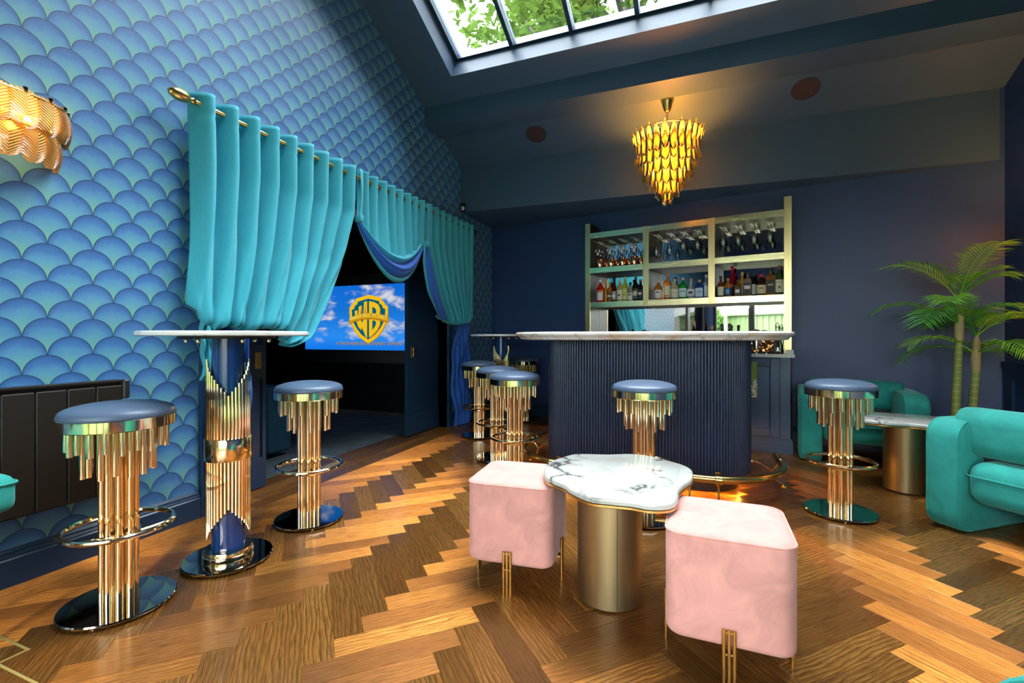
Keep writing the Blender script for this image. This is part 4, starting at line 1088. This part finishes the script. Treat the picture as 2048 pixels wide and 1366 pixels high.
for a in (
 ('red aperitif bottle with white and orange label, leftmost on the lower shelf', 1201, .21, .275, .041, 'tall', 'red', (.72, .02, .012), (.75, .75, .72), WHT, ((.85, .30, .02), .80, .98, .9), .1, None, ('APEROL', (.02, .05, .30), .89, .020)),
 ('slim amber bottle behind the red aperitif bottle', 1212, .16, .27, .026, 'long', 'orange', (.80, .34, .02), (.70, .40, .08), None),
 ('amber bottle with a black banded label beside the slim amber one', 1220, .20, .235, .034, 'tall', 'amber', AMB, (.55, .36, .08), (.10, .06, .02), (CRM, .4, .6, .7)),
 ('slim dark red bottle with grey label and black cap', 1228.5, .20, .30, .027, 'long', 'darkred', (.16, .012, .008), BLK, (.35, .40, .40), (WHT, .25, .6, .6)),
 ('clear bottle with cream label and purple berries', 1240, .20, .265, .036, 'tall', 'straw', (.62, .60, .22), (.75, .70, .45), (.76, .70, .50), ((.05, .03, .12), .35, .55, .3)),
 ('yellow-green bottle with lime label in the left bay', 1250, .18, .29, .034, 'tall', 'lime', (.62, .60, .05), (.70, .70, .35), (.62, .68, .25), ((.40, .55, .03), .3, .6, .5)),
 ('short clear bottle with a white label in the left bay', 1261, .21, .19, .033, 'squat', 'clear', (.45, .44, .36), (.20, .16, .10), WHT, ((.15, .15, .15), .65, .85, .6)),
 ('dark bottle with an oval cream label in the left bay', 1271.5, .21, .275, .037, 'tall', 'dark', DRK, BLK, (.07, .08, .05), (CRM, .3, .75, .65), .1),
 ('near-black bottle with red cap at the right end of the left bay', 1281, .21, .245, .034, 'tall', 'ink', (.010, .012, .02), (.65, .02, .03), (.03, .04, .07), (WHT, .45, .7, .55), .1),
 ('amber bottle with white arched label, leftmost in the middle bay', 1317, .22, .225, .043, 'squat', 'amber', AMB, (.72, .58, .42), WHT, (BLK, .65, .78, .4)),
 ('tall orange liqueur bottle with cream label', 1334.5, .21, .29, .041, 'tall', 'orange2', (.78, .26, .03), (.60, .22, .04), CRM, ((.5, .2, .1), .1, .18, .8)),
 ('clear bottle with cork and cream label in the middle bay', 1349.5, .22, .225, .040, 'squat', 'clear2', (.62, .52, .30), (.55, .40, .25), (.72, .68, .52), ((.35, .30, .2), .55, .62, .6)),
 ('bright green round-shouldered gin bottle', 1366, .22, .235, .043, 'squat', 'green', (.01, .30, .03), (.80, .55, .35), (.50, .72, .74), ((.55, .12, .10), .6, .68, .7), .2),
 ('round clear bottle with white label and dark grapes', 1382.5, .22, .22, .043, 'round', 'clear3', (.50, .48, .46), (.40, .16, .08), WHT, ((.06, .03, .14), .3, .7, .45)),
 ('square blue glass bottle with pale blue label', 1399.5, .21, .20, .046, 'square', 'blue', (.02, .06, .30), (.62, .28, .14), (.50, .66, .76), ((.15, .25, .4), .5, .6, .5), .2),
 ('clear bottle half hidden at the right end of the middle bay', 1412.5, .20, .25, .034, 'tall', 'paleblue', (.20, .30, .45), (.7, .6, .5), (.55, .60, .66)),
 ('brown whisky bottle with cream label, leftmost in the right bay', 1442, .215, .225, .034, 'squat', 'brown', BRN, BLK, CRM),
 ('stout amber bottle with a dark blue label', 1456, .22, .195, .041, 'squat', 'amber', AMB, (.35, .2, .08), (.02, .06, .14), ((.12, .30, .60), .2, .8, .45)),
 ('tall crimson bottle standing behind in the right bay', 1464.5, .12, .33, .036, 'tall', 'crimson', (.35, .01, .03), (.45, .01, .06), None),
 ('small square bottle with a black and white label', 1475.5, .24, .175, .032, 'square', 'whiskey', (.22, .07, .015), BLK, (.05, .05, .05), (WHT, .3, .7, .6)),
 ('amber bottle partly hidden behind the square black-label bottles', 1484.5, .13, .26, .030, 'tall', 'honey', (.68, .30, .05), (.60, .40, .1), (.70, .62, .42)),
 ('large square bottle with black label and white lettering band', 1495, .22, .245, .038, 'square', 'smoke', (.30, .24, .16), BLK, (.03, .03, .03), ((.70, .70, .68), .45, .75, .7)),
 ('dark bottle with slanted pale label behind the red-wax bottle', 1507, .15, .245, .033, 'tall', 'dark', DRK, BLK, (.70, .68, .60)),
 ('dark bottle sealed in red wax with a wide cream label', 1522.5, .23, .215, .045, 'squat', 'dark2', (.035, .016, .008), (.60, .015, .02), (.66, .58, .38), ((.3, .1, .05), .55, .7, .35), .1, .016),
 ('tall square amber bottle with a black label, second from the right end', 1541.5, .22, .275, .043, 'square', 'amber2', (.42, .15, .03), BLK, (.03, .03, .03), ((.45, .36, .20), .55, .68, .55)),
 ('green whiskey bottle with cream label at the right end of the shelf', 1559, .22, .29, .041, 'tall', 'bottlegreen', (.03, .07, .02), (.20, .03, .02), (.72, .68, .48), ((.30, .08, .05), .3, .5, .25), .15, None, ('JAMESON', (.05, .10, .06), .78, .017))):
    lb, px, d, h, r, *rest = a
    bottle(lb, at_px(px, d), d, ZS, h, r, *rest)
# things on the worktop, seen above and beside the bar top
ZW = .893
for a in (('bottle with copper cap on the worktop, before the green reflected garden', 1388, .36, .31, .036, 'tall', 'wine', (.10, .02, .015), (.60, .28, .18), CRM),
          ('small amber-topped bottle on the worktop, right of the copper-capped one', 1424, .36, .265, .028, 'tall', 'rum', (.25, .12, .02), (.30, .20, .04), CRM),
          ('black capped bottle on the worktop, left of its twin', 1444, .36, .285, .03, 'tall', 'dark', DRK, BLK, CRM),
          ('black capped bottle on the worktop, nearest the shakers', 1459.5, .36, .285, .03, 'tall', 'dark', DRK, BLK, CRM)):
    lb, px, d, h, r, *rest = a; bottle(lb, at_px(px, d), d, ZW, h, r, *rest)
t = thing('mixer_tap', 'gold swan-neck tap on the worktop behind the bar', 'tap', bw(at_px(1263, .2), .2, .892), BWA)
arc_ = [(0, 0, .05), (0, 0, .18)] + [(0, -.05 + .05*math.cos(a), .18 + .05*math.sin(a)) for a in [PI*j/10 for j in range(1, 11)]] + [(0, -.10, .15)]
part('spout', MB().tube([(x * 1 + y * -.5, y * .8, z) for x, y, z in arc_], .011, 10), M['gold'], t); part('tap_base', MB().lathe([(0, 0), (.024, 0), (.024, .045), (.014, .06), (0, .06)], 18), M['gold'], t)
part('lever', MB().tube([(.02, 0, .035), (.06, -.01, .055)], .005, 6), M['gold'], t)
t = thing('cocktail_shaker', 'squat steel cocktail strainer tin on the worktop, left of the steel shaker', 'shaker', bw(at_px(1512, .42), .42, .892))
part('tin', MB().lathe([(0, 0), (.034, 0), (.042, .14), (.040, .165), (.034, .17)], 24), M['steel'], t); part('lid', MB().lathe([(.034, .17), (.044, .178), (.044, .19), (.030, .20), (.034, .212), (.030, .222), (0, .228)], 24), M['steel'], t)
t = thing('cocktail_shaker', 'tall steel boston shaker tilted on the worktop beside the glass jug', 'shaker', bw(at_px(1532, .40), .40, .892))
part('tin', MB().lathe([(0, 0), (.030, 0), (.036, .10), (.041, .215), (.039, .215), (.03, .01), (0, .008)], 24).xf(Matrix.Rotation(.10, 4, 'Y')), M['steel'], t); part('band', MB().lathe([(.0375, .09), (.039, .10), (.0385, .11)], 24).xf(Matrix.Rotation(.10, 4, 'Y')), M['chrome'], t)
t = thing('glass_carafe', 'clear glass carafe with slender neck at the right end of the worktop', 'carafe', bw(at_px(1555, .40), .40, .892))
part('carafe_body', MB().lathe([(0, 0), (.045, 0), (.050, .02), (.048, .07), (.028, .13), (.016, .17), (.015, .22), (.021, .255), (.019, .255), (.013, .22), (.026, .13), (.045, .07), (.046, .02), (0, .006)], 24), M['glass'], t)
part('stopper', MB().lathe([(0, .24), (.012, .245), (.016, .268), (.010, .285), (0, .292)], 16), M['glass'], t)
t = thing('bar_spoon', 'thin curved metal bar spoon leaning at the right end of the worktop', 'spoon', bw(at_px(1560, .30), .30, .892))
part('handle', MB().tube([(.02, 0, .005), (.03, 0, .12), (.045, 0, .20), (.07, 0, .235), (.095, 0, .24)], .0035, 6), M['steel'], t); part('bowl', MB().lathe([(0, -.004), (.013, 0), (.010, .006), (0, .008)], 12), M['steel'], t, loc=(.018, 0, .006))
t = thing('serving_tray', 'tilted copper tray with wavy reflections leaning on the worktop', 'tray', bw(at_px(1524, .46), .46, .8925), BWA)
cm = P('wavy_copper', (.85, .34, .12), .12, 1.0); n_ = NT(cm); n_.bump(n_.noise(n_.obj(), 9, 2, .4, 1.5), 1.0, .05)
part('plate', MB().rbox((-.105, -.004, .006), (.105, .006, .20), .012, 2).xf(Matrix.Rotation(-.22, 4, 'X')), cm, t)
part('rim', MB().tube([(-.105, -.006, .012), (-.105, .036, .20), (.105, .036, .20), (.105, -.006, .012)], .005, 8, True), M['chrome'], t)
# tea towel over the cabinet handle
t = thing('tea_towel', 'green and cream leaf-patterned tea towel hanging from the cabinet handle', 'towel', bw(at_px(1490, .632), 0, 0), BWA)
tm = P('printed_towel', (.6, .6, .4), .85); n_ = NT(tm); sp = n_.n('SeparateXYZ'); n_.l(n_.obj(), sp.inputs[0])
pt = n_.ramp(n_.noise(n_.obj(), 45, 3, .6, 1), (.42, (.06, .07, .05)), (.5, (.62, .60, .42)), (.65, (.72, .70, .55)), (.8, (.3, .35, .2)))
n_.l(n_.mix(n_.ramp(n_.math('MULTIPLY', sp.outputs[2], 1.0), (.64, (0,0,0)), (.66, (1,1,1))), pt, (.16, .24, .05)), n_.b.inputs['Base Color'])
def tow(s, v): return ((s - .5) * .20, -.632 + .004 * math.sin(s * 9), .80 - .31 * v)
sheet('cloth', tm, tow, 16, 16, t, .005)
part('fold_over', MB().tube([(-.10, -.620, .803), (.10, -.620, .803)], .0135, 8), tm, t)

# --- velvet ottomans
def make_ottoman(label, loc, rz):
    t = thing('ottoman', label, 'ottoman', loc, rz, 'pink velvet ottomans')
    h = .183
    bm = bmesh.new(); bmesh.ops.create_cube(bm, size=1)
    for v in bm.verts: v.co = Vector((v.co.x * 2 * h, v.co.y * 2 * h, .115 + (v.co.z + .5) * .330))
    ve = [e for e in bm.edges if abs(e.verts[0].co.z - e.verts[1].co.z) > .1]
    bmesh.ops.bevel(bm, geom=ve, offset=.055, segments=6, profile=.5, affect='EDGES')
    he = [e for e in bm.edges if abs(e.verts[0].co.z - e.verts[1].co.z) < 1e-5 and len(e.link_faces) == 2 and any(len(f.verts) > 10 for f in e.link_faces)]
    bmesh.ops.bevel(bm, geom=he, offset=.022, segments=4, profile=.55, affect='EDGES')
    for v in bm.verts:                                              # crowned top, slightly full sides
        if v.co.z > .44: pass
        k = 1 + .018 * math.sin(PI * (v.co.z - .115) / .335); v.co.x *= k; v.co.y *= k
    bm.verts.index_update(); mb = MB().add([v.co[:] for v in bm.verts], [[v.index for v in f.verts] for f in bm.faces]); bm.free()
    part('body', mb, M['pink'], t, 60)
    ol = arc_outline(-h, h, -h, h, .055, 8)
    # cushion top: a shallow dome inside the piping
    loops = [[(x*k, y*k, z) for x, y in ol] for k, z in ((.985, .438), (.965, .443), (.88, .4465), (.6, .449), (.2, .450))]
    part('top_panel', MB().loft(loops), M['pink'], t, 60)
    part('piping', MB().tube([(x*1.002, y*1.002, .437) for x, y in ol], .004, 6, True), M['pink'], t, 60)
    for k in range(4):
        a = k * PI / 2
        g = MB()
        for q in (-.0145, 0, .0145): g.cyl((q, -h - .008), .0058, .001, .176, 10)
        g.box((-.016, -h - .010, .10), (.016, -h + .012, .106)).box((-.016, -h - .010, .165), (.016, -h + .012, .171))
        part('leg', g.xf(Matrix.Rotation(a, 4, 'Z')), M['rail'], t, 40)
    return t
def camxy(X, Z): return (X * CT - Z * ST, X * ST + Z * CT)
def camang(X, Z): x, y = camxy(X, Z); return math.atan2(y, x)
a = camxy(.034, 2.08); ott = make_ottoman('pale pink velvet cube ottoman left of the marble coffee table, further from the viewer', (*a, 0), camang(.958, -.287))
a = camxy(.718, 1.567); dup(ott, (*a, 0), camang(.926, -.378), 'pale pink velvet cube ottoman right of the marble coffee table, nearest the viewer')

# --- marble coffee tables with brass drums
def make_coffee(label, loc, rz, out, brass, z_top=.490, rb=.128):
    t = thing('coffee_table', label, 'table', loc, rz, 'marble coffee tables')
    part('drum', MB().lathe([(0, .008), (rb, .008), (rb, z_top - .036), (0, z_top - .036)], 64), brass, t)
    part('seam', MB().box((-.0012, -rb - .0006, .01), (.0012, -rb + .004, z_top - .038)).xf(Matrix.Rotation(.40, 4, 'Z')), M['black'], t, None)
    g = MB()
    for k in range(3): g.cyl((.10 * math.cos(2.1*k + 1), .10 * math.sin(2.1*k + 1)), .012, 0, .0085, 10)
    part('glide', g, M['white'], t)
    # closed smooth outline
    n_ = 96; pts = []
    m_ = len(out)
    for i in range(m_):
        p0, p1, p2, p3 = (Vector(out[(i + q - 1) % m_]) for q in range(4))
        for j in range(8):
            u = j / 8; pts.append(.5 * ((2*p1) + (p2 - p0)*u + (2*p0 - 5*p1 + 4*p2 - p3)*u*u + (3*p1 - p0 - 3*p2 + p3)*u**3))
    def off(k, z):
        r_ = []
        for i, p in enumerate(pts):
            d = (pts[(i + 1) % len(pts)] - pts[i - 1]).normalized(); nn = Vector((d.y, -d.x)); q = p + nn * k; r_.append((q.x, q.y, z))
        return r_
    part('brass_rim', MB().loft([off(-.012, z_top - .036), off(-.004, z_top - .036), off(0, z_top - .033), off(0, z_top - .026), off(-.004, z_top - .024), off(-.012, z_top - .024)]), M['rail'], t, 40)
    part('tabletop', MB().loft([off(-.006, z_top - .025), off(0, z_top - .022), off(.001, z_top - .010), off(-.003, z_top - .003), off(-.010, z_top)]), M['marble'], t, 50)
    return t
def ground(px, py, z):
    Z = 935.0 * (1.05 - z) / (py - 673.0); return camxy((px - 1024) / 935.0 * Z, Z)
base = camxy(.395, 1.895)
ring_px = [(1088,937),(1100,922),(1140,909),(1165,907),(1215,908),(1262,907),(1305,912),(1340,921),(1370,930),(1385,940),(1384,955),(1368,966),(1358,978),(1355,996),(1338,1006),(1300,1007),(1262,1001),(1222,997),(1180,992),(1142,976),(1128,966),(1105,957),(1092,950)]
out = [ground(x, y, .490) for x, y in ring_px][::-1]
out = [(x - base[0], y - base[1]) for x, y in out]
make_coffee('white veined marble coffee table on a bronze drum between pink ottomans', (*base, 0), 0, out, M['bronze'])
base2 = ground(1814, 988, 0); base2 = (base2[0] + .03, base2[1] + .10)
out2 = [(x * 1.0, y * 1.0) for x, y in [(-.34, .10), (-.36, .0), (-.31, -.12), (-.20, -.20), (-.06, -.21), (.06, -.26), (.2, -.24), (.31, -.14), (.34, .02), (.28, .16), (.14, .22), (-.02, .24), (-.16, .25), (-.28, .20)]]
make_coffee('white veined marble side table on a brass drum beside the green armchairs', (*base2, 0), 0, out2, M['bronze'], .490, .128)
# little white tag on the near table
tag(link('paper_tag', MB().box((-.012, -.008, 0), (.012, .008, .0012)).mesh('paper_tag', M['white']), None, (*ground(1287, 951, .4905), .4905), (0, 0, .2)), 'small white tag lying on the veined marble coffee table', 'tag')

# --- green velvet armchairs (front towards local -y)
def make_armchair(label, loc, rz):
    t = thing('armchair', label, 'armchair', loc, rz, 'teal velvet armchairs')
    w_, dpt = .425, .345
    def slab_arm(x0, x1):
        prof = arc_outline(-dpt, dpt, .002, .60, .10, 8)            # (y, z) outline
        loops = []
        for k, x in ((-.022, x0), (-.006, x0 + .012), (0, x0 + .03), (0, x1 - .03), (-.006, x1 - .012), (-.022, x1)):
            cy, cz_ = 0, .301; loops.append([(x, y * (1 + k / dpt), cz_ + (z - cz_) * (1 + k / .3)) for y, z in prof])
        return MB().loft(loops)
    for x0, x1 in ((-w_, -w_ + .165), (w_ - .165, w_)):
        a_ = part('arm', slab_arm(x0, x1), M['teal'], t, 60)
        for x in (x0 + .012, x1 - .012):
            part('piping', MB().tube([(x, y * 1.003 * (1 - .006/dpt), .301 + (z - .301) * 1.0 * (1 - .006/.3)) for y, z in arc_outline(-dpt, dpt, .002, .60, .10, 8)], .0045, 6, True), M['teal'], a_)
    part('seat', MB().rbox((-w_ + .165, -dpt + .01, .175), (w_ - .165, dpt - .03, .395), .07, 5), M['teal'], t, 60)
    part('piping', MB().tube([(x, y, .322) for x, y in arc_outline(-w_ + .16, w_ - .16, -dpt + .004, dpt - .026, .05, 5)], .0045, 6, True), M['teal'], t, 60)
    prof = arc_outline(.07, dpt - .085, .405, .665, .085, 8)
    loops = []
    for k, x in ((.55, -w_ + .085), (.85, -w_ + .10), (1, -w_ + .135), (1, w_ - .135), (.85, w_ - .10), (.55, w_ - .085)):
        cy, cz_ = (.07 + dpt - .085) / 2, .535; loops.append([(x, cy + (y - cy) * (.6 + .4 * k), cz_ + (z - cz_) * (.8 + .2 * k)) for y, z in prof])
    part('backrest', MB().loft(loops), M['teal'], t, 60)
    part('back_support', MB().box((-w_ + .17, .10, .33), (w_ - .17, .16, .46)), M['black'], t, None)
    part('seat_base', MB().box((-w_ + .17, -.20, .15), (w_ - .17, .10, .19)), M['black'], t, None)
    return t
# far one faces the room, the near one is seen from behind
arm = make_armchair('teal velvet armchair against the back wall beside the palm', (1.262, 4.84, 0), math.atan2(-.142, .99))
cw = (.623, -.782); nb = (.782, .623)
cx_, cy_ = 1.176 + cw[0] * .425 + nb[0] * .345, 3.288 + cw[1] * .425 + nb[1] * .345
dup(arm, (cx_, cy_, 0), math.atan2(-cw[1], -cw[0]) + PI + PI, 'teal velvet armchair seen from behind at the right edge of the picture')
p = camxy(1.117, .346)
dup(arm, (p[0], p[1], 0), T, 'teal velvet armchair whose arm peeps in at the bottom right corner')
# bench cushion at the left edge
t = thing('bench', 'teal velvet bench cushion in front of the radiator at the left edge', 'bench', (-2.305, .385, .018))
part('cushion', MB().rbox((-.22, -.45, .455), (.22, .45, .58), .035, 4), M['teal'], t, 60)
part('piping', MB().tube([(x, y, .552) for x, y in arc_outline(-.222, .222, -.452, .452, .03, 4)], .004, 6, True), M['teal'], t)
part('frame', MB().box((-.17, -.40, .42), (.17, .25, .456)), M['black'], t, None)
for x in (-.15, .15):
    for y in (-.38, .2): part('leg', MB().cyl((x, y), .012, 0, .42, 10), M['rail'], t)

# --- palm
def palm():
    t = thing('potted_palm', 'tall twin-stemmed green palm in the far right corner behind the armchairs', 'plant', (1.84, 4.50, 0))
    part('pot', MB().lathe([(0, 0), (.09, 0), (.115, .26), (.12, .28), (.105, .28), (.10, .25), (0, .25)], 28), M['black'], t)
    part('soil', MB().cyl((0, 0), .10, .24, .255, 20), M['dirt'], t, None)
    bark = P('palm_trunk', (.35, .36, .12), .6); n_ = NT(bark); sp = n_.n('SeparateXYZ'); n_.l(n_.obj(), sp.inputs[0])
    rg = n_.math('SINE', n_.math('MULTIPLY', sp.outputs[2], 130))
    n_.l(n_.mix(n_.ramp(rg, (.82, (0,0,0)), (.97, (1,1,1))), n_.mix(n_.noise(n_.obj(), 12), (.16, .27, .035), (.42, .40, .09)), (.50, .46, .22)), n_.b.inputs['Base Color'])
    crown = mottled('palm_crown_shaft', (.50, .36, .16), .7, .3, 20, stretch=(4, 4, .6))
    gm = []
    for nm, c in (('palm_leaf', (.20, .60, .04)), ('palm_leaf_dark', (.09, .40, .05)), ('palm_leaf_light', (.36, .72, .05))):
        m = P(nm, c, .38); nn = NT(m); f = nn.noise(nn.obj(), 6, 2); lc = nn.mix(f, tuple(x * .7 for x in c), tuple(min(1, x * 1.4) for x in c)); nn.l(lc, nn.b.inputs['Base Color']); tl = nn.n('BsdfTranslucent'); nn.l(lc, tl.inputs[0]); mx = nn.n('MixShader'); mx.inputs[0].default_value = .35; nn.l(nn.b.outputs[0], mx.inputs[1]); nn.l(tl.outputs[0], mx.inputs[2]); nn.l(mx.outputs[0], nn.out.inputs[0]); gm.append(m)
    def frond(base, az, elev, ln, droop, mat, wid=.185):
        mb = MB(); pts = []; p = Vector(base); e = elev; N = 16
        for i in range(N + 1):
            pts.append(p.copy()); d = Vector((math.cos(az)*math.cos(e), math.sin(az)*math.cos(e), math.sin(e))); p = p + d * (ln / N); e -= droop / N * (.4 + 1.2 * i / N)
        mb.tube(pts, [.0055 * (1 - .8 * i / N) for i in range(N + 1)], 5)
        nl = 22
        for k in range(nl):
            f = .24 + .76 * k / (nl - 1); i = min(N - 1, int(f * N)); q = pts[i].lerp(pts[i + 1], f * N - i); d = (pts[i + 1] - pts[i]).normalized()
            side = d.cross(Vector((0, 0, 1))); side = side.normalized() if side.length > 1e-3 else Vector((1, 0, 0)); upv = side.cross(d)
            L_ = wid * (.45 + .75 * math.sin(PI * min(1, .12 + .85 * (f - .24) / .76)) ** .8)
            for sg in (-1, 1):
                dirn = (side * sg * .72 + d * .66 + upv * .16).normalized(); L2 = L_ * random.uniform(.88, 1.1)
                a = q; m1 = q + dirn * L2 * .5 + Vector((0, 0, -.010)); tip = q + dirn * L2 + Vector((0, 0, -L2 * random.uniform(.22, .42)))
                wv = d.cross(dirn).cross(dirn).normalized() * .0046
                mb.add([a - wv*.5, a + wv*.5, m1 + wv, m1 - wv, tip, m1 + upv * .002], [(0, 1, 2, 5), (0, 5, 3), (3, 5, 4), (5, 2, 4)])
        part('frond', mb, mat, t, None)
    for (x0, y0), (x1, y1), zc, ztop, n_f, ln in (((-.05, 0), (-.02, 0), 1.02, 1.30, 13, .55), ((.055, .03), (.085, .02), .80, 1.06, 9, .47)):
        pt = [(x0 + (x1 - x0) * q, y0 + (y1 - y0) * q, .24 + (zc - .24) * q) for q in [j / 10 for j in range(11)]]
        rs = [.030 - .006 * q for q in [j / 10 for j in range(11)]]
        part('trunk', MB().tube(pt, rs, 14), bark, t, 60)
        part('crown_shaft', MB().tube([(x1, y1, zc - .005), (x1, y1, zc + .10), (x1 + .005, y1, zc + .20), (x1 + .005, y1, ztop)], [.026, .029, .022, .010], 12), crown, t, 60)
        for k in range(n_f):
            az = 2 * PI * k / n_f * 1.0 + random.uniform(-.25, .25) + (0 if zc > .9 else .5)
            el = [1.25, .75, 1.0, .55, .85][k % 5]; 
            if zc < .9: el -= .15
            bz = zc + .12 + .18 * (k % 5 in (0, 2)) * (1 if zc > .9 else .7)
            ra_ = min(1.0, .46 / max(.05, math.cos(az) * .85)) if math.cos(az) > 0 else 1.0
            if math.sin(az) > 0: ra_ = min(ra_, .58 / max(.05, math.sin(az) * .85))
            l_ = ln * random.uniform(.9, 1.1) * min(1.0, ra_)
            frond((x1, y1, bz), az, el, l_, 1.5 if el < 1 else 1.3, gm[0 if k % 3 == 0 else (2 if k % 3 == 1 else 1)])
    return t
palm()

# ================================================================== OUTDOORS (through the skylight and in the bar mirror)
def foliage_mesh(name, mat, blobs, count, size, seed):
    rnd = random.Random(seed); vs = []; fs = []
    for _ in range(count):
        (cx, cy, cz), (rx, ry, rz) = blobs[rnd.randrange(len(blobs))]
        while True:
            u = Vector((rnd.uniform(-1, 1), rnd.uniform(-1, 1), rnd.uniform(-1, 1)))
            if u.length < 1: break
        u = u.normalized() * (u.length ** .5)
        p = Vector((cx + u.x*rx, cy + u.y*ry, cz + u.z*rz)); a = Vector((rnd.gauss(0,1), rnd.gauss(0,1), rnd.gauss(0,.5))).normalized()
        b = a.cross(Vector((rnd.gauss(0,1), rnd.gauss(0,1), rnd.gauss(0,1)))).normalized(); s_ = size * rnd.uniform(.6, 1.3)
        n = len(vs); vs += [p - a*s_, p + b*s_*.45, p + a*s_, p - b*s_*.45]; fs.append((n, n+1, n+2, n+3))
    me_ = bpy.data.meshes.new(name); me_.from_pydata(vs, [], fs); me_.update(); me_.materials.append(mat); return me_
def leafm(name, c, tr):
    m = bpy.data.materials.new(name); n = NT(m); n.t.nodes.remove(n.b)
    d = n.n('BsdfDiffuse'); tl = n.n('BsdfTranslucent'); geo = n.n('NewGeometry')
    col = n.ramp(geo.outputs['Random Per Island'], (0, tuple(x * .6 for x in c)), (1, tuple(min(1, x * 1.5) for x in c)))
    n.l(col, d.inputs[0]); n.l(col, tl.inputs[0]); mx = n.n('MixShader'); mx.inputs[0].default_value = tr
    n.l(d.outputs[0], mx.inputs[1]); n.l(tl.outputs[0], mx.inputs[2]); n.l(mx.outputs[0], n.out.inputs[0]); return m
LF1, LF2 = leafm('tree_leaves', (.060, .10, .018), .5), leafm('hedge_leaves', (.12, .26, .05), .4)
bk = mottled('tree_bark', (.10, .085, .07), .9, .3, 5)
t = thing('garden_tree', 'leafy green tree overhanging the roof, seen through the skylight', 'tree', (-1.2, 10.2, 0))
rt = random.Random(3); blobs = []
part('trunk', MB().tube([(0, 0, 0), (.1, 0, 3), (-.2, -.3, 6), (0, -.8, 8.5)], [.28, .24, .18, .10], 10), bk, t)
for k in range(14):
    a = rt.uniform(0, 2*PI); z0 = rt.uniform(4.5, 7.5); l_ = rt.uniform(1.8, 3.6)
    e = (l_*math.cos(a), l_*math.sin(a) - .6, z0 + rt.uniform(.6, 2.2)); part('branch', MB().tube([(-.1, -.3, z0), (e[0]*.5, e[1]*.5, z0 + .7), e], [.09, .06, .02], 6), bk, t)
    blobs.append((e, (1.0, 1.0, .8))); blobs.append(((e[0]*.55, e[1]*.55, z0 + .9), (.9, .9, .7)))
o = link('leaves', foliage_mesh('leaves', LF1, blobs, 20000, .10, 5), t); o['kind'] = 'stuff'
gmat = mottled('lawn', (.07, .13, .03), .95, .3, 3)
mb = MB(); mb.box((-30, -30, -.12), (30, 30, -.06)); struct('ground', mb, gmat)
for i, (x, y, r_, h_, lb) in enumerate(((-5.6, -3.6, 1.0, 1.4, 'round green shrub close to the side glazing'), (-4.3, -5.2, 1.0, 1.8, 'tall green shrub in the middle of the garden'), (-7.0, -7.0, 1.3, 2.6, 'big green shrub at the back of the garden'))):
    t = thing('garden_shrub', lb, 'shrub', (x, y, -.06), 0, 'garden shrubs')
    part('stem', MB().tube([(0, 0, 0), (.05, 0, h_*.5)], [.08, .04], 8), bk, t)
    o = link('leaves', foliage_mesh('leaves', LF2, [((0, 0, h_*.55), (r_, r_, h_*.6)), ((.3, .2, h_*.9), (r_*.7, r_*.7, h_*.4))], 2600, .11, 20 + i), t); o['kind'] = 'stuff'
t = thing('garden_shed', 'green metal garden shed with ribbed walls and shallow gable roof', 'shed', (-1.9, -6.4, -.06), .25)
sg = P('shed_green', (.22, .30, .13), .5)
mb = MB(); mb.box((-1.3, -1, 0), (1.3, 1, 1.8)); part('wall', mb, sg, t, None)
for k in range(14): part('rib', MB().box((-1.28 + k*.19, 1.0, .05), (-1.22 + k*.19, 1.03, 1.75)), sg, t, None)
part('roof', MB().add([(-1.4, -1.1, 1.8), (1.4, -1.1, 1.8), (1.4, 1.1, 1.8), (-1.4, 1.1, 1.8), (0, -1.1, 2.15), (0, 1.1, 2.15)], [(0, 4, 1), (3, 2, 5), (0, 3, 5, 4), (1, 4, 5, 2), (0, 1, 2, 3)]), P('shed_roof', (.28, .36, .18), .5), t, None)
mb = MB(); mb.box((-9, -9.2, -.06), (9, -9.0, 1.9)); o = part('garden_wall', mb, mottled('pale_render', (.45, .43, .40), .9, .2, 6), None, None); tag(o, 'pale rendered garden wall beyond the shed', 'wall')
